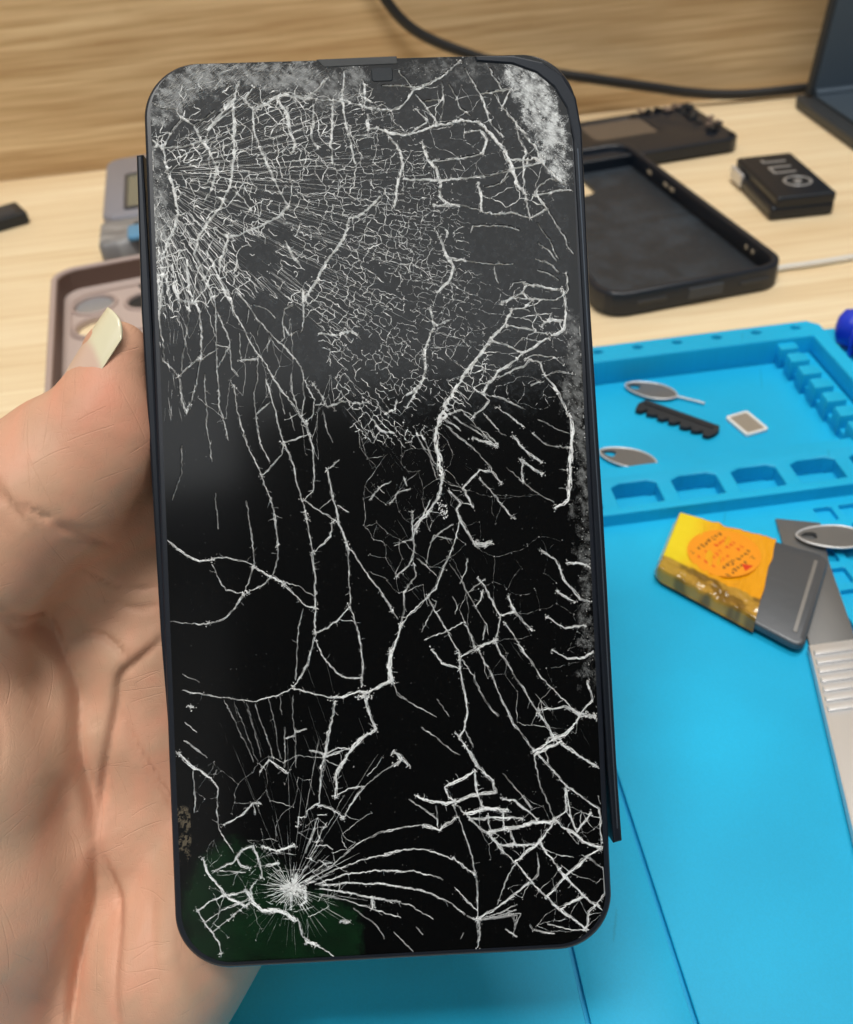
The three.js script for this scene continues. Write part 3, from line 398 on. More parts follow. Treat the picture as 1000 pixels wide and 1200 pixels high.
ck(2.6, .7, 545,385, 575,430, 610,460); ck(2, .5, 340,575, 390,650, 430,740, 480,800); ck(2.6, .6, 400,540, 450,630, 500,740, 540,830, 600,910, 620,935); ck(2.6, .6, 470,510, 530,610, 600,730, 640,790); ck(3, .7, 640,790, 690,860, 700,890); ck(3, .65, 500,430, 540,480, 590,560, 650,650, 710,710, 790,790);
ck(4, .75, 640,775, 740,760, 800,790, 860,800); ck(4, .8, 620,935, 690,890, 740,870, 800,800); ck(3, .7, 800,790, 850,730, 830,660); ck(2.8, .65, 700,890, 760,930, 860,990); ck(3, .7, 650,150, 710,190, 740,270, 800,340, 835,350); ck(4, .7, 710,310, 780,350); ck(4, .8, 750,200, 830,210);
ck(3, .7, 670,410, 740,455, 820,445); ck(3, .75, 690,540, 750,575, 810,570, 850,550); ck(1.4, .45, 80,700, 130,740, 240,800); ck(1.4, .4, 180,840, 260,900, 330,950); ck(2, .6, 70,660, 85,715, 130,740); ck(2, .5, 180,470, 240,350, 220,340); ck(2.2, .65, 190,500, 270,470, 350,430);
ck(2.8, .65, 220,540, 260,590, 330,615); ck(2.2, .6, 160,180, 200,210, 240,250); ck(2, .55, 200,210, 215,130, 230,90, 300,110); ck(2, .6, 360,180, 350,240, 330,280); ck(2.2, .6, 370,310, 415,270, 430,260); ck(2.6, .65, 390,370, 415,340, 420,310); ck(1.5, .45, 290,200, 330,260, 390,360, 435,440, 440,480);
ck(2, .6, 430,440, 420,500); ck(2, .55, 345,430, 390,530); ck(2.2, .6, 320,10, 370,100, 400,140); ck(6, .7, 390,120, 430,130, 450,120); ck(3, .7, 70,940, 100,955, 130,990); ck(1.2, .35, 240,730, 290,800); ck(1.6, .5, 300,330, 320,370, 310,400); ck(2, .5, 560,520, 580,560);
area(190, 860, 0.28);
ck(3.4, .75, 70,80, 130,140, 210,190); ck(2.2, .65, 210,190, 235,230, 230,330, 240,400, 300,500); ck(2, .5, 90,30, 190,100); ck(1.5, .5, 130,150, 135,330); ck(2, .65, 215,185, 230,150); ck(4, .8, 170,520, 190,580, 240,640, 280,690, 350,720); ck(3, .75, 220,575, 300,540, 330,490, 380,470);
ck(2, .55, 240,575, 350,580); ck(3, .75, 150,740, 200,700, 260,680, 350,655); ck(2.6, .7, 150,740, 180,800, 240,880, 250,920); ck(2.2, .55, 180,790, 250,740, 350,700); ck(1.5, .4, 215,830, 350,720); ck(2.6, .7, 260,380, 340,340, 380,290, 410,290); ck(2, .6, 380,290, 390,340);
ck(3, .75, 410,160, 450,110, 480,130, 520,160); ck(2, .6, 510,20, 560,10); ck(2.6, .7, 690,0, 685,90, 660,220, 660,290, 610,320, 605,350, 570,350, 570,380); ck(2, .6, 615,70, 685,90, 790,60); ck(4, .8, 860,0, 800,50, 730,170, 725,265); ck(2.6, .7, 725,265, 780,230, 850,220, 800,280, 760,355);
ck(2.8, .75, 760,355, 700,310, 660,300); ck(1.3, .35, 850,220, 940,150, 1000,110); ck(3.2, .75, 970,70, 1000,110, 980,130); ck(1.8, .55, 650,340, 690,340); ck(1.8, .5, 650,350, 600,500); ck(1.8, .5, 690,370, 620,510); ck(2.2, .65, 640,470, 690,465, 715,485); ck(1.6, .5, 600,560, 650,480);
ck(2, .6, 630,580, 680,545, 710,540); ck(4, .85, 420,470, 480,490, 555,465); ck(3, .75, 440,550, 490,540); ck(5, .85, 370,690, 420,740, 490,740, 560,780); ck(2.4, .65, 545,660, 540,740); ck(1.6, .4, 600,620, 700,560, 820,460, 920,410, 1000,395); ck(2.2, .55, 620,620, 750,560, 880,515, 1000,490);
ck(2.2, .55, 640,630, 760,590, 900,570, 1000,575); ck(2.4, .6, 650,632, 800,625, 920,630, 1000,640); ck(2.4, .6, 660,650, 800,670, 900,690, 1000,705); ck(1.6, .5, 660,670, 780,700, 890,735, 1000,770); ck(1.2, .35, 800,730, 880,790, 930,860); ck(5, .75, 885,685, 880,730);
ck(2, .6, 570,780, 590,850, 630,880, 700,915, 740,945, 800,945); ck(4.5, .7, 745,788, 780,790); ck(5, .75, 605,875, 645,884); ck(3, .7, 350,655, 380,700, 350,720); ck(3, .7, 330,490, 310,520, 330,550, 360,560); ck(3, .7, 380,470, 410,540, 420,600); ck(4, .8, 500,640, 545,640, 590,660); ck(4, .8, 545,640, 565,590); ck(3, .7, 280,780, 300,760);
ck(2.4, .7, 400,610, 370,650, 380,690); ck(2.6, .7, 600,640, 605,700, 580,720);
area(450, 860, 0.29);
ck(4, .85, 370,150, 320,180, 245,215, 265,255, 280,270); ck(3.6, .8, 370,150, 375,230, 395,290); ck(4, .85, 330,50, 370,120, 440,190, 455,235, 350,250, 290,275); ck(2.6, .7, 290,0, 330,50, 380,130); ck(4, .85, 130,250, 200,275, 250,285, 290,270); ck(2, .6, 210,290, 220,380); ck(4, .85, 160,370, 225,390, 290,340);
ck(1.6, .5, 0,400, 80,375, 160,370); ck(1.6, .5, 100,265, 150,300, 220,350); ck(2.6, .55, 280,290, 330,410, 360,500, 375,600, 380,750); ck(2.4, .5, 300,290, 350,350, 430,410, 530,520); ck(3.6, .8, 530,520, 600,460, 640,420, 690,350); ck(3, .75, 690,350, 740,310, 735,220); ck(3, .7, 735,220, 760,340, 780,395, 840,320);
ck(2.2, .55, 610,80, 630,200, 690,350); ck(3, .7, 620,80, 735,210, 870,305, 880,440); ck(4.4, .8, 690,350, 760,400, 830,450, 890,460); ck(4.2, .75, 890,460, 820,500, 735,580, 655,660); ck(4, .75, 630,440, 735,580, 810,655, 895,720); ck(3.4, .75, 530,520, 600,600, 660,660, 710,710, 820,790); ck(3.4, .7, 710,710, 760,680, 810,655);
ck(3, .65, 820,790, 830,720, 860,690); ck(2.2, .6, 530,530, 490,610, 460,690); ck(3.4, .7, 380,750, 460,700, 590,600); ck(2, .5, 590,600, 625,570, 620,480); ck(4, .75, 380,750, 390,820, 375,870); ck(2, .6, 335,735, 380,760); ck(2.2, .65, 285,620, 380,720); ck(2.6, .65, 280,500, 370,570);
ck(2, .55, 0,485, 110,465, 200,475, 280,510); ck(2, .55, 0,550, 120,555, 240,590); ck(2, .5, 0,605, 150,630, 280,690, 330,730); ck(1.5, .4, 0,665, 100,690, 200,750); ck(4.6, .8, 330,320, 420,300, 500,310); ck(4, .75, 350,345, 470,340, 560,345); ck(5, .8, 420,400, 520,380, 600,360, 680,355); ck(4, .7, 470,450, 600,450);
ck(3, .7, 430,410, 480,480); ck(3, .7, 510,390, 530,450); ck(3, .7, 420,330, 430,400); ck(3, .7, 480,310, 490,390); ck(3, .65, 480,265, 530,270, 580,310, 620,345); ck(1.2, .35, 480,160, 600,300); ck(4.4, .75, 660,30, 690,0, 720,30, 610,80); ck(2.6, .6, 720,40, 860,135, 885,130, 885,20); ck(2.2, .55, 655,70, 665,120);
ck(2.2, .6, 590,770, 600,795, 690,810); ck(2.4, .6, 660,770, 760,795, 830,795); ck(2.2, .5, 490,790, 540,820); ck(2, .45, 450,880, 600,870, 720,860, 800,830, 835,795); ck(2.6, .55, 820,500, 880,540, 915,550, 895,640, 860,690); ck(1.6, .4, 40,800, 130,890); ck(1.6, .4, 130,780, 160,810); ck(1.8, .45, 310,830, 325,805);
for (let k = 0; k < 7; k++) ck(1.3, .33, 380, 755, 470 + k * 14, 725 + (k % 3) * 4, 540 - k * 3, 690 + k * 22);

const kR = rng(77), toneJ = () => 0.75 + 0.5 * kR();
class Ribbons {                                             // crushed edges of the glass: low ridges of uneven width and whiteness
  constructor() { this.p = []; this.c = []; }
  line(pts, w, tone, top = 0.05, taper = true) {            // pts in mm, w half width in mm
    pts = pts.filter((p) => roundInside(p[0], p[1], 0.05));
    const n = pts.length; if (n < 2) return;
    const L = [], R = [], T = [], C = [];
    for (let i = 0; i < n; i++) {
      const a = pts[Math.max(0, i - 1)], b = pts[Math.min(n - 1, i + 1)], l = Math.hypot(b[0] - a[0], b[1] - a[1]) || 1, nx = -(b[1] - a[1]) / l, ny = (b[0] - a[0]) / l;
      const e = taper ? Math.min(1, 0.4 + Math.min(i, n - 1 - i) * 0.35) : 1, w1 = w * e * (0.45 + 1.1 * kR()), w2 = w * e * (0.45 + 1.1 * kR());
      L.push([pts[i][0] + nx * w1, pts[i][1] + ny * w1, -0.12]); R.push([pts[i][0] - nx * w2, pts[i][1] - ny * w2, -0.12]);
      T.push([pts[i][0] + nx * (w1 - w2) * 0.4, pts[i][1] + ny * (w1 - w2) * 0.4, top * (0.4 + 0.9 * kR())]); C.push(Math.min(0.96, 1.7 * (typeof tone === 'function' ? tone(i) : tone) * toneJ()));
    }
    for (let i = 0; i + 1 < n; i++) for (const [A, B] of [[L, T], [T, R]]) this.quad(A[i], A[i + 1], B[i], B[i + 1], C[i], C[i + 1], A === L ? 0.72 : 1, A === L ? 1 : 0.72);
  }
  quad(a, b, c, d, t0, t1) { this.p.push(...b, ...a, ...c, ...b, ...c, ...d); for (const t of [t1, t0, t0, t1, t0, t1]) this.c.push(t * 0.97, t * 0.99, t); }
  tri(a, b, c, t) { this.p.push(...a, ...b, ...c); for (let k = 0; k < 3; k++) this.c.push(t * 0.97, t * 0.99, t); }
  build(name, parent) { const g = new THREE.BufferGeometry(); g.setAttribute('position', new THREE.Float32BufferAttribute(this.p, 3)); g.setAttribute('color', new THREE.Float32BufferAttribute(this.c, 3)); g.computeVertexNormals(); return mesh(name, g, M.crush, parent); }
}
M.crush = mat({ vertexColors: true, rgb: [1, 1, 1], roughness: 0.55, side: THREE.DoubleSide });
function rough(pts, step, amp) {                            // mm: break a line into short uneven steps
  const out = [pts[0]];
  for (let i = 0; i + 1 < pts.length; i++) {
    const [ax, ay] = pts[i], [bx, by] = pts[i + 1], l = Math.hypot(bx - ax, by - ay), n = Math.max(1, Math.round(l / step));
    for (let k = 1; k <= n; k++) { const t = k / n, j = k < n ? (kR() - 0.5) * 2 * amp : (kR() - 0.5) * amp; out.push([ax + (bx - ax) * t - (by - ay) / (l || 1) * j, ay + (by - ay) * t + (bx - ax) / (l || 1) * j]); }
  }
  return out;
}
function smoothed(p) { if (p.length < 3) return p; const c = new THREE.CatmullRomCurve3(p.map((q) => V3(q[0], q[1], 0)), false, 'centripetal').getPoints(p.length * 4); return c.map((v) => [v.x, v.y]); }

// ---- glass plate with shards between the cracks
const GW = 1024, GH = 2048;
const paintedGlow = P([[222, 1128], [212, 1060], [232, 1010], [262, 985], [300, 990], [345, 1035], [420, 1062], [423, 1130]]);  // green glow of the screen, painted into the glass colour
const powder = [
  { p: P([[176, 118], [196, 88], [226, 74], [300, 71], [368, 72], [378, 92], [352, 112], [330, 106], [290, 100], [262, 106], [236, 108], [205, 130], [186, 150], [172, 145]]), d: 0.5, t: 0.28 },
  { p: P([[596, 70], [628, 84], [648, 104], [659, 135], [664, 180], [667, 214], [652, 214], [640, 186], [622, 155], [608, 120], [590, 90]]), d: 0.8, t: 0.62 },
  { p: P([[172, 165], [186, 180], [196, 230], [194, 300], [186, 350], [176, 350], [170, 250]]), d: 0.5, t: 0.25 },
  { p: P([[662, 370], [680, 372], [684, 430], [690, 520], [694, 640], [697, 800], [686, 800], [680, 640], [674, 520], [660, 450]]), d: 0.4, t: 0.16 },
  { p: P([[345, 112], [368, 96], [384, 88], [420, 76], [432, 95], [428, 118], [390, 124]]), d: 0.4, t: 0.2 },
  { p: P([[470, 78], [560, 72], [590, 80], [560, 90], [500, 90]]), d: 0.3, t: 0.12 },
];
const gunk = P([[206, 945], [222, 950], [224, 985], [218, 1015], [212, 1000]]);
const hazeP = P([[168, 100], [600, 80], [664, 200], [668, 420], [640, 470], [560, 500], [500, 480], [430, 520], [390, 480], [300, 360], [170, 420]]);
const toMM = (x, y) => [gx0 + (gx1 - gx0) * x / GW, gy0 + (gy1 - gy0) * y / GH];
const bb = (p) => [Math.min(...p.map((q) => q[0])), Math.max(...p.map((q) => q[0])), Math.min(...p.map((q) => q[1])), Math.max(...p.map((q) => q[1]))];
powder.forEach((q) => q.b = bb(q.p));
const paintedGlowB = bb(paintedGlow).map((v, i) => v + (i % 2 ? 3 : -3)), gunkB = bb(gunk), hazeB = bb(hazeP), within = (b, x, y) => x > b[0] && x < b[1] && y > b[2] && y < b[3];
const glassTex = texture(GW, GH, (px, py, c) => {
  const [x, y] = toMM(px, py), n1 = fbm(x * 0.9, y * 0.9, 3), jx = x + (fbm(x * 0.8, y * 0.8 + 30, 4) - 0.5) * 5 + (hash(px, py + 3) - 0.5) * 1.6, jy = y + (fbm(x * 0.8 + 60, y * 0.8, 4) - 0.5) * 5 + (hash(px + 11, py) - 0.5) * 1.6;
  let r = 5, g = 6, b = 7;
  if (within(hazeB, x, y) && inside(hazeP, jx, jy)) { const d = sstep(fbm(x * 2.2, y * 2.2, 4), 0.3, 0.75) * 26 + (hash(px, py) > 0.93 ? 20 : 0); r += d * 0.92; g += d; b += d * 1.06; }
  if (within(paintedGlowB, x, y) && inside(paintedGlow, x + (n1 - 0.5) * 2 + (hash(px, py) - 0.5) * 2, y + (n1 - 0.5) * 2 + (hash(py, px + 7) - 0.5) * 2)) { const v = 0.6 + 0.5 * fbm(x * 0.35, y * 0.35, 3); r += 10 * v; g += 36 * v; b += 16 * v; }
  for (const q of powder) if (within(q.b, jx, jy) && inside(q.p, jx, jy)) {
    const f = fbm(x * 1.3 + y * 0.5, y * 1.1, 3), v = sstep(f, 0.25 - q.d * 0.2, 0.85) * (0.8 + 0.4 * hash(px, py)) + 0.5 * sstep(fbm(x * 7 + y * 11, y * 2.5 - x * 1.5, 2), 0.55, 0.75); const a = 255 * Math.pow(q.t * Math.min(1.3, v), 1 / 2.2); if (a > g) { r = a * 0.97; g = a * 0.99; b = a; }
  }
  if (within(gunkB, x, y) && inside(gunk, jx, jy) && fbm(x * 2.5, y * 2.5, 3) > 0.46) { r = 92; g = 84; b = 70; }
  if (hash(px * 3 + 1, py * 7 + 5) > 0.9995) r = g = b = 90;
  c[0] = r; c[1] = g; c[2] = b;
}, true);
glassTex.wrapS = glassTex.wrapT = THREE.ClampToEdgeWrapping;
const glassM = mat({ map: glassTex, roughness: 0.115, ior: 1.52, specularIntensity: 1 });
const gUV = (g) => uvBy(g, (x) => (x - gx0) / (gx1 - gx0), (x, y) => (y - gy0) / (gy1 - gy0));
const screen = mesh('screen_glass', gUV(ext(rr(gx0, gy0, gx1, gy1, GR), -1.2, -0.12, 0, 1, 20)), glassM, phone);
{
  const CELL = 0.2, nw = Math.ceil((gx1 - gx0) / CELL) + 2, nh = Math.ceil((gy1 - gy0) / CELL) + 2, grid = new Int32Array(nw * nh);   // 0 free, -1 blocked
  for (let j = 0; j < nh; j++) for (let i = 0; i < nw; i++) { const x = gx0 + (i - 0.5) * CELL, y = gy0 + (j - 0.5) * CELL; if (i < 1 || j < 1 || i >= nw - 1 || j >= nh - 1 || !roundInside(x, y, 0.15)) grid[j * nw + i] = -1; }
  for (const k of cracks) {
    k.mm = rough(rough(k.p.map((q) => pp(...q)), 1.9, 0.1 + 0.1 * kR()), 0.5, 0.07 + 0.06 * kR());
    const hw = Math.max(0.16, k.w * PXM * 0.42);
    for (let s = 0; s + 1 < k.mm.length; s++) { const [ax, ay] = k.mm[s], [bx, by] = k.mm[s + 1], l = Math.hypot(bx - ax, by - ay), n = Math.ceil(l / 0.08) + 1; for (let q = 0; q <= n; q++) { const x = ax + (bx - ax) * q / n, y = ay + (by - ay) * q / n, m = Math.ceil(hw / CELL); const ci = Math.round((x - gx0) / CELL + 0.5), cj = Math.round((y - gy0) / CELL + 0.5); for (let dj = -m; dj <= m; dj++) for (let di = -m; di <= m; di++) { const i = ci + di, j = cj + dj; if (i < 0 || j < 0 || i >= nw || j >= nh) continue; if (Math.hypot(gx0 + (i - 0.5) * CELL - x, gy0 + (j - 0.5) * CELL - y) < hw + 0.05) grid[j * nw + i] = -1; } } }
  }
  const comps = []; let label = 0;
  for (let s = 0; s < grid.length; s++) if (grid[s] === 0) { label++; const st = [s], cells = []; grid[s] = label; while (st.length) { const q = st.pop(); cells.push(q); for (const o of [1, -1, nw, -nw]) if (grid[q + o] === 0) { grid[q + o] = label; st.push(q + o); } } comps.push({ label, cells }); }
  comps.sort((a, b) => b.cells.length - a.cells.length);
  const simplify = (p, eps) => { if (p.length < 4) return p; const keep = new Uint8Array(p.length); keep[0] = keep[p.length - 1] = 1; const st = [[0, p.length - 1]]; while (st.length) { const [a, b] = st.pop(); let m = 0, at = -1; const dx = p[b][0] - p[a][0], dy = p[b][1] - p[a][1], l = Math.hypot(dx, dy) || 1e-9; for (let i = a + 1; i < b; i++) { const d = l < 1e-6 ? Math.hypot(p[i][0] - p[a][0], p[i][1] - p[a][1]) : Math.abs((p[i][0] - p[a][0]) * dy - (p[i][1] - p[a][1]) * dx) / l; if (d > m) { m = d; at = i; } } if (m > eps) { keep[at] = 1; st.push([a, at], [at, b]); } } return p.filter((_, i) => keep[i]); };
  let made = 0;
  for (const { label, cells } of comps) {
    if (cells.length < 45 || made >= 250) continue;
    const next = new Map();
    for (const q of cells) { const i = q % nw, j = (q / nw) | 0; const add = (a, b) => { (next.get(a) ?? next.set(a, []).get(a)).push(b); }; const v = (x, y) => y * (nw + 1) + x;
      if (grid[q - nw] !== label) add(v(i, j), v(i + 1, j)); if (grid[q + 1] !== label) add(v(i + 1, j), v(i + 1, j + 1)); if (grid[q + nw] !== label) add(v(i + 1, j + 1), v(i, j + 1)); if (grid[q - 1] !== label) add(v(i, j + 1), v(i, j)); }
    const loops = [];
    for (const [a] of next) while (next.get(a)?.length) { const loop = []; let q = a, prev = null; do { loop.push(q); const o = next.get(q); let pick = 0; if (o.length > 1 && prev !== null) { const d = q - prev; pick = o.findIndex((z) => z - q !== d && ((d === 1 && z - q === -(nw + 1)) || (d === nw + 1 && z - q === 1) || (d === -1 && z - q === nw + 1) || (d === -(nw + 1) && z - q === -1)) ? false : true); if (pick < 0) pick = 0; } const z = o.splice(pick, 1)[0]; prev = q; q = z; } while (q !== a && next.get(q)?.length); 
      let pts = loop.map((z) => [gx0 + ((z % (nw + 1)) - 1) * CELL, gy0 + (((z / (nw + 1)) | 0) - 1) * CELL]);
      for (let r = 0; r < 2; r++) pts = pts.map((p, i) => { const a = pts[(i + pts.length - 1) % pts.length], b = pts[(i + 1) % pts.length]; return [(a[0] + 2 * p[0] + b[0]) / 4, (a[1] + 2 * p[1] + b[1]) / 4]; });
      const half = pts.length >> 1, s = [...simplify(pts.slice(0, half + 1), 0.05), ...simplify([...pts.slice(half), pts[0]], 0.05).slice(1, -1)];
      if (s.length > 2) { let A = 0; s.forEach((p, i) => { const b = s[(i + 1) % s.length]; A += p[0] * b[1] - b[0] * p[1]; }); loops.push({ s, A: A / 2 }); } }
    loops.sort((a, b) => Math.abs(b.A) - Math.abs(a.A));
    if (!loops.length) continue;
    const sh = poly(loops[0].s); for (const h of loops.slice(1)) if (Math.abs(h.A) > 0.15) sh.holes.push(poly(h.s));
    let cx = 0, cy = 0, ex = 0; loops[0].s.forEach((p) => { cx += p[0]; cy += p[1]; }); cx /= loops[0].s.length; cy /= loops[0].s.length; loops[0].s.forEach((p) => { ex = Math.max(ex, Math.hypot(p[0] - cx, p[1] - cy)); });
    const g = gUV(ext(sh, -0.16, 0)), tilt = Math.min(0.009, 0.05 / ex), ta = kR() * 6.28;
    g.translate(-cx, -cy, 0).rotateX(Math.cos(ta) * tilt).rotateY(Math.sin(ta) * tilt).translate(cx, cy, (kR() - 0.5) * 0.03);
    mesh('glass_shard', g, glassM, screen); made++;
  }
}
// ---- the traced cracks, each one a part; their frayed edges, the fine webs and the loose grains are one mass each
cracks.map((k) => k).sort((a, b) => b.w * b.mm.length - a.w * a.mm.length).forEach((k, i) => { k.rank = i; });
const fine = new Ribbons(), grains = new Ribbons();
const grain = (x, y, s, t) => { if (!roundInside(x, y, 0.15)) return; const a = kR() * 6.28, z = 0.02 + kR() * 0.1, q = (k) => [x + Math.cos(a + k * 2.1) * s * (0.5 + kR()), y + Math.sin(a + k * 2.1) * s * (0.5 + kR()), z + (kR() - 0.5) * s * 0.8]; grains.tri(q(0), q(1), q(2), t); };
for (const k of cracks) {
  const b = new Ribbons(), w = k.w * PXM * (k.p[0][1] < 260 && k.p[0][0] > 440 ? 0.6 : k.p[0][1] < 340 ? 0.5 : 0.41);
  const strands = Math.max(2, Math.round(k.w * 1.35)), sd = kR() * 100;
  const keep = (u) => clamp(0.1 + 1.5 * fbm(u * 0.6 + sd, sd, 2), 0.25, 1.1);                                               // whiteness comes and goes along a crack
  for (let q = 0; q < strands; q++) {
    const spread = w * (q === 0 ? 0.15 : 0.35 + 0.75 * kR()) * Math.sign(kR() - 0.5), run = k.mm.length, i0 = q < 2 ? 0 : Math.floor(kR() * run * 0.6), i1 = q < 2 ? run : Math.min(run, i0 + 3 + Math.floor(kR() * run * 0.7)), sub = [];
    for (let i = i0; i < i1; i++) { const p = k.mm[Math.max(0, i - 1)], n = k.mm[Math.min(run - 1, i + 1)], l = Math.hypot(n[0] - p[0], n[1] - p[1]) || 1, o = spread * (2 * vnoise(i * 0.45 + q * 31 + sd, q) - (q === 0 ? 1 : 0.2)); sub.push([k.mm[i][0] - (n[1] - p[1]) / l * o, k.mm[i][1] + (n[0] - p[0]) / l * o]); }
    if (sub.length < 2) continue;
    const fineSub = rough(sub, 0.28, 0.05);
    b.line(fineSub, Math.max(0.05, w * (q === 0 ? 0.42 : 0.2 + 0.2 * kR())), (i) => k.tone * keep(i * 0.28) * (q === 0 ? 1.1 : 0.85), 0.05 + 0.03 * kR());
  }
  if (k.rank < 290) b.build('crack', screen); else { fine.p.push(...b.p); fine.c.push(...b.c); }
  for (let i = 1; i + 1 < k.mm.length; i++) {
    const [x, y] = k.mm[i];
    if (kR() < 0.1 * k.w * k.tone) { const a = kR() * 6.28, l = 0.3 + kR() * 0.9; fine.line(rough([[x, y], [x + Math.cos(a) * l, y + Math.sin(a) * l]], 0.35, 0.1), 0.055 + kR() * 0.06, k.tone * 0.6); }
    if (k.w > 2) for (let q = 0; q < k.w * 0.7; q++) if (kR() < 0.35) grain(x + (kR() - 0.5) * w * 5, y + (kR() - 0.5) * w * 5, 0.04 + kR() * 0.06, k.tone * (0.6 + 0.5 * kR()));
  }
  for (const e of [k.mm[0], k.mm[k.mm.length - 1]]) if (k.w > 2.5) { for (let q = 0; q < 3; q++) { const a = kR() * 6.28, l = 0.2 + kR() * 0.5; fine.line(rough([e, [e[0] + Math.cos(a) * l, e[1] + Math.sin(a) * l]], 0.25, 0.06), 0.09 + kR() * 0.08, 0.75); } for (let q = 0; q < 10; q++) { const r = kR() * kR() * 0.8, a = kR() * 6.28; grain(e[0] + Math.cos(a) * r, e[1] + Math.sin(a) * r, 0.06 + kR() * 0.1, 0.4 + 0.5 * kR()); } }
}
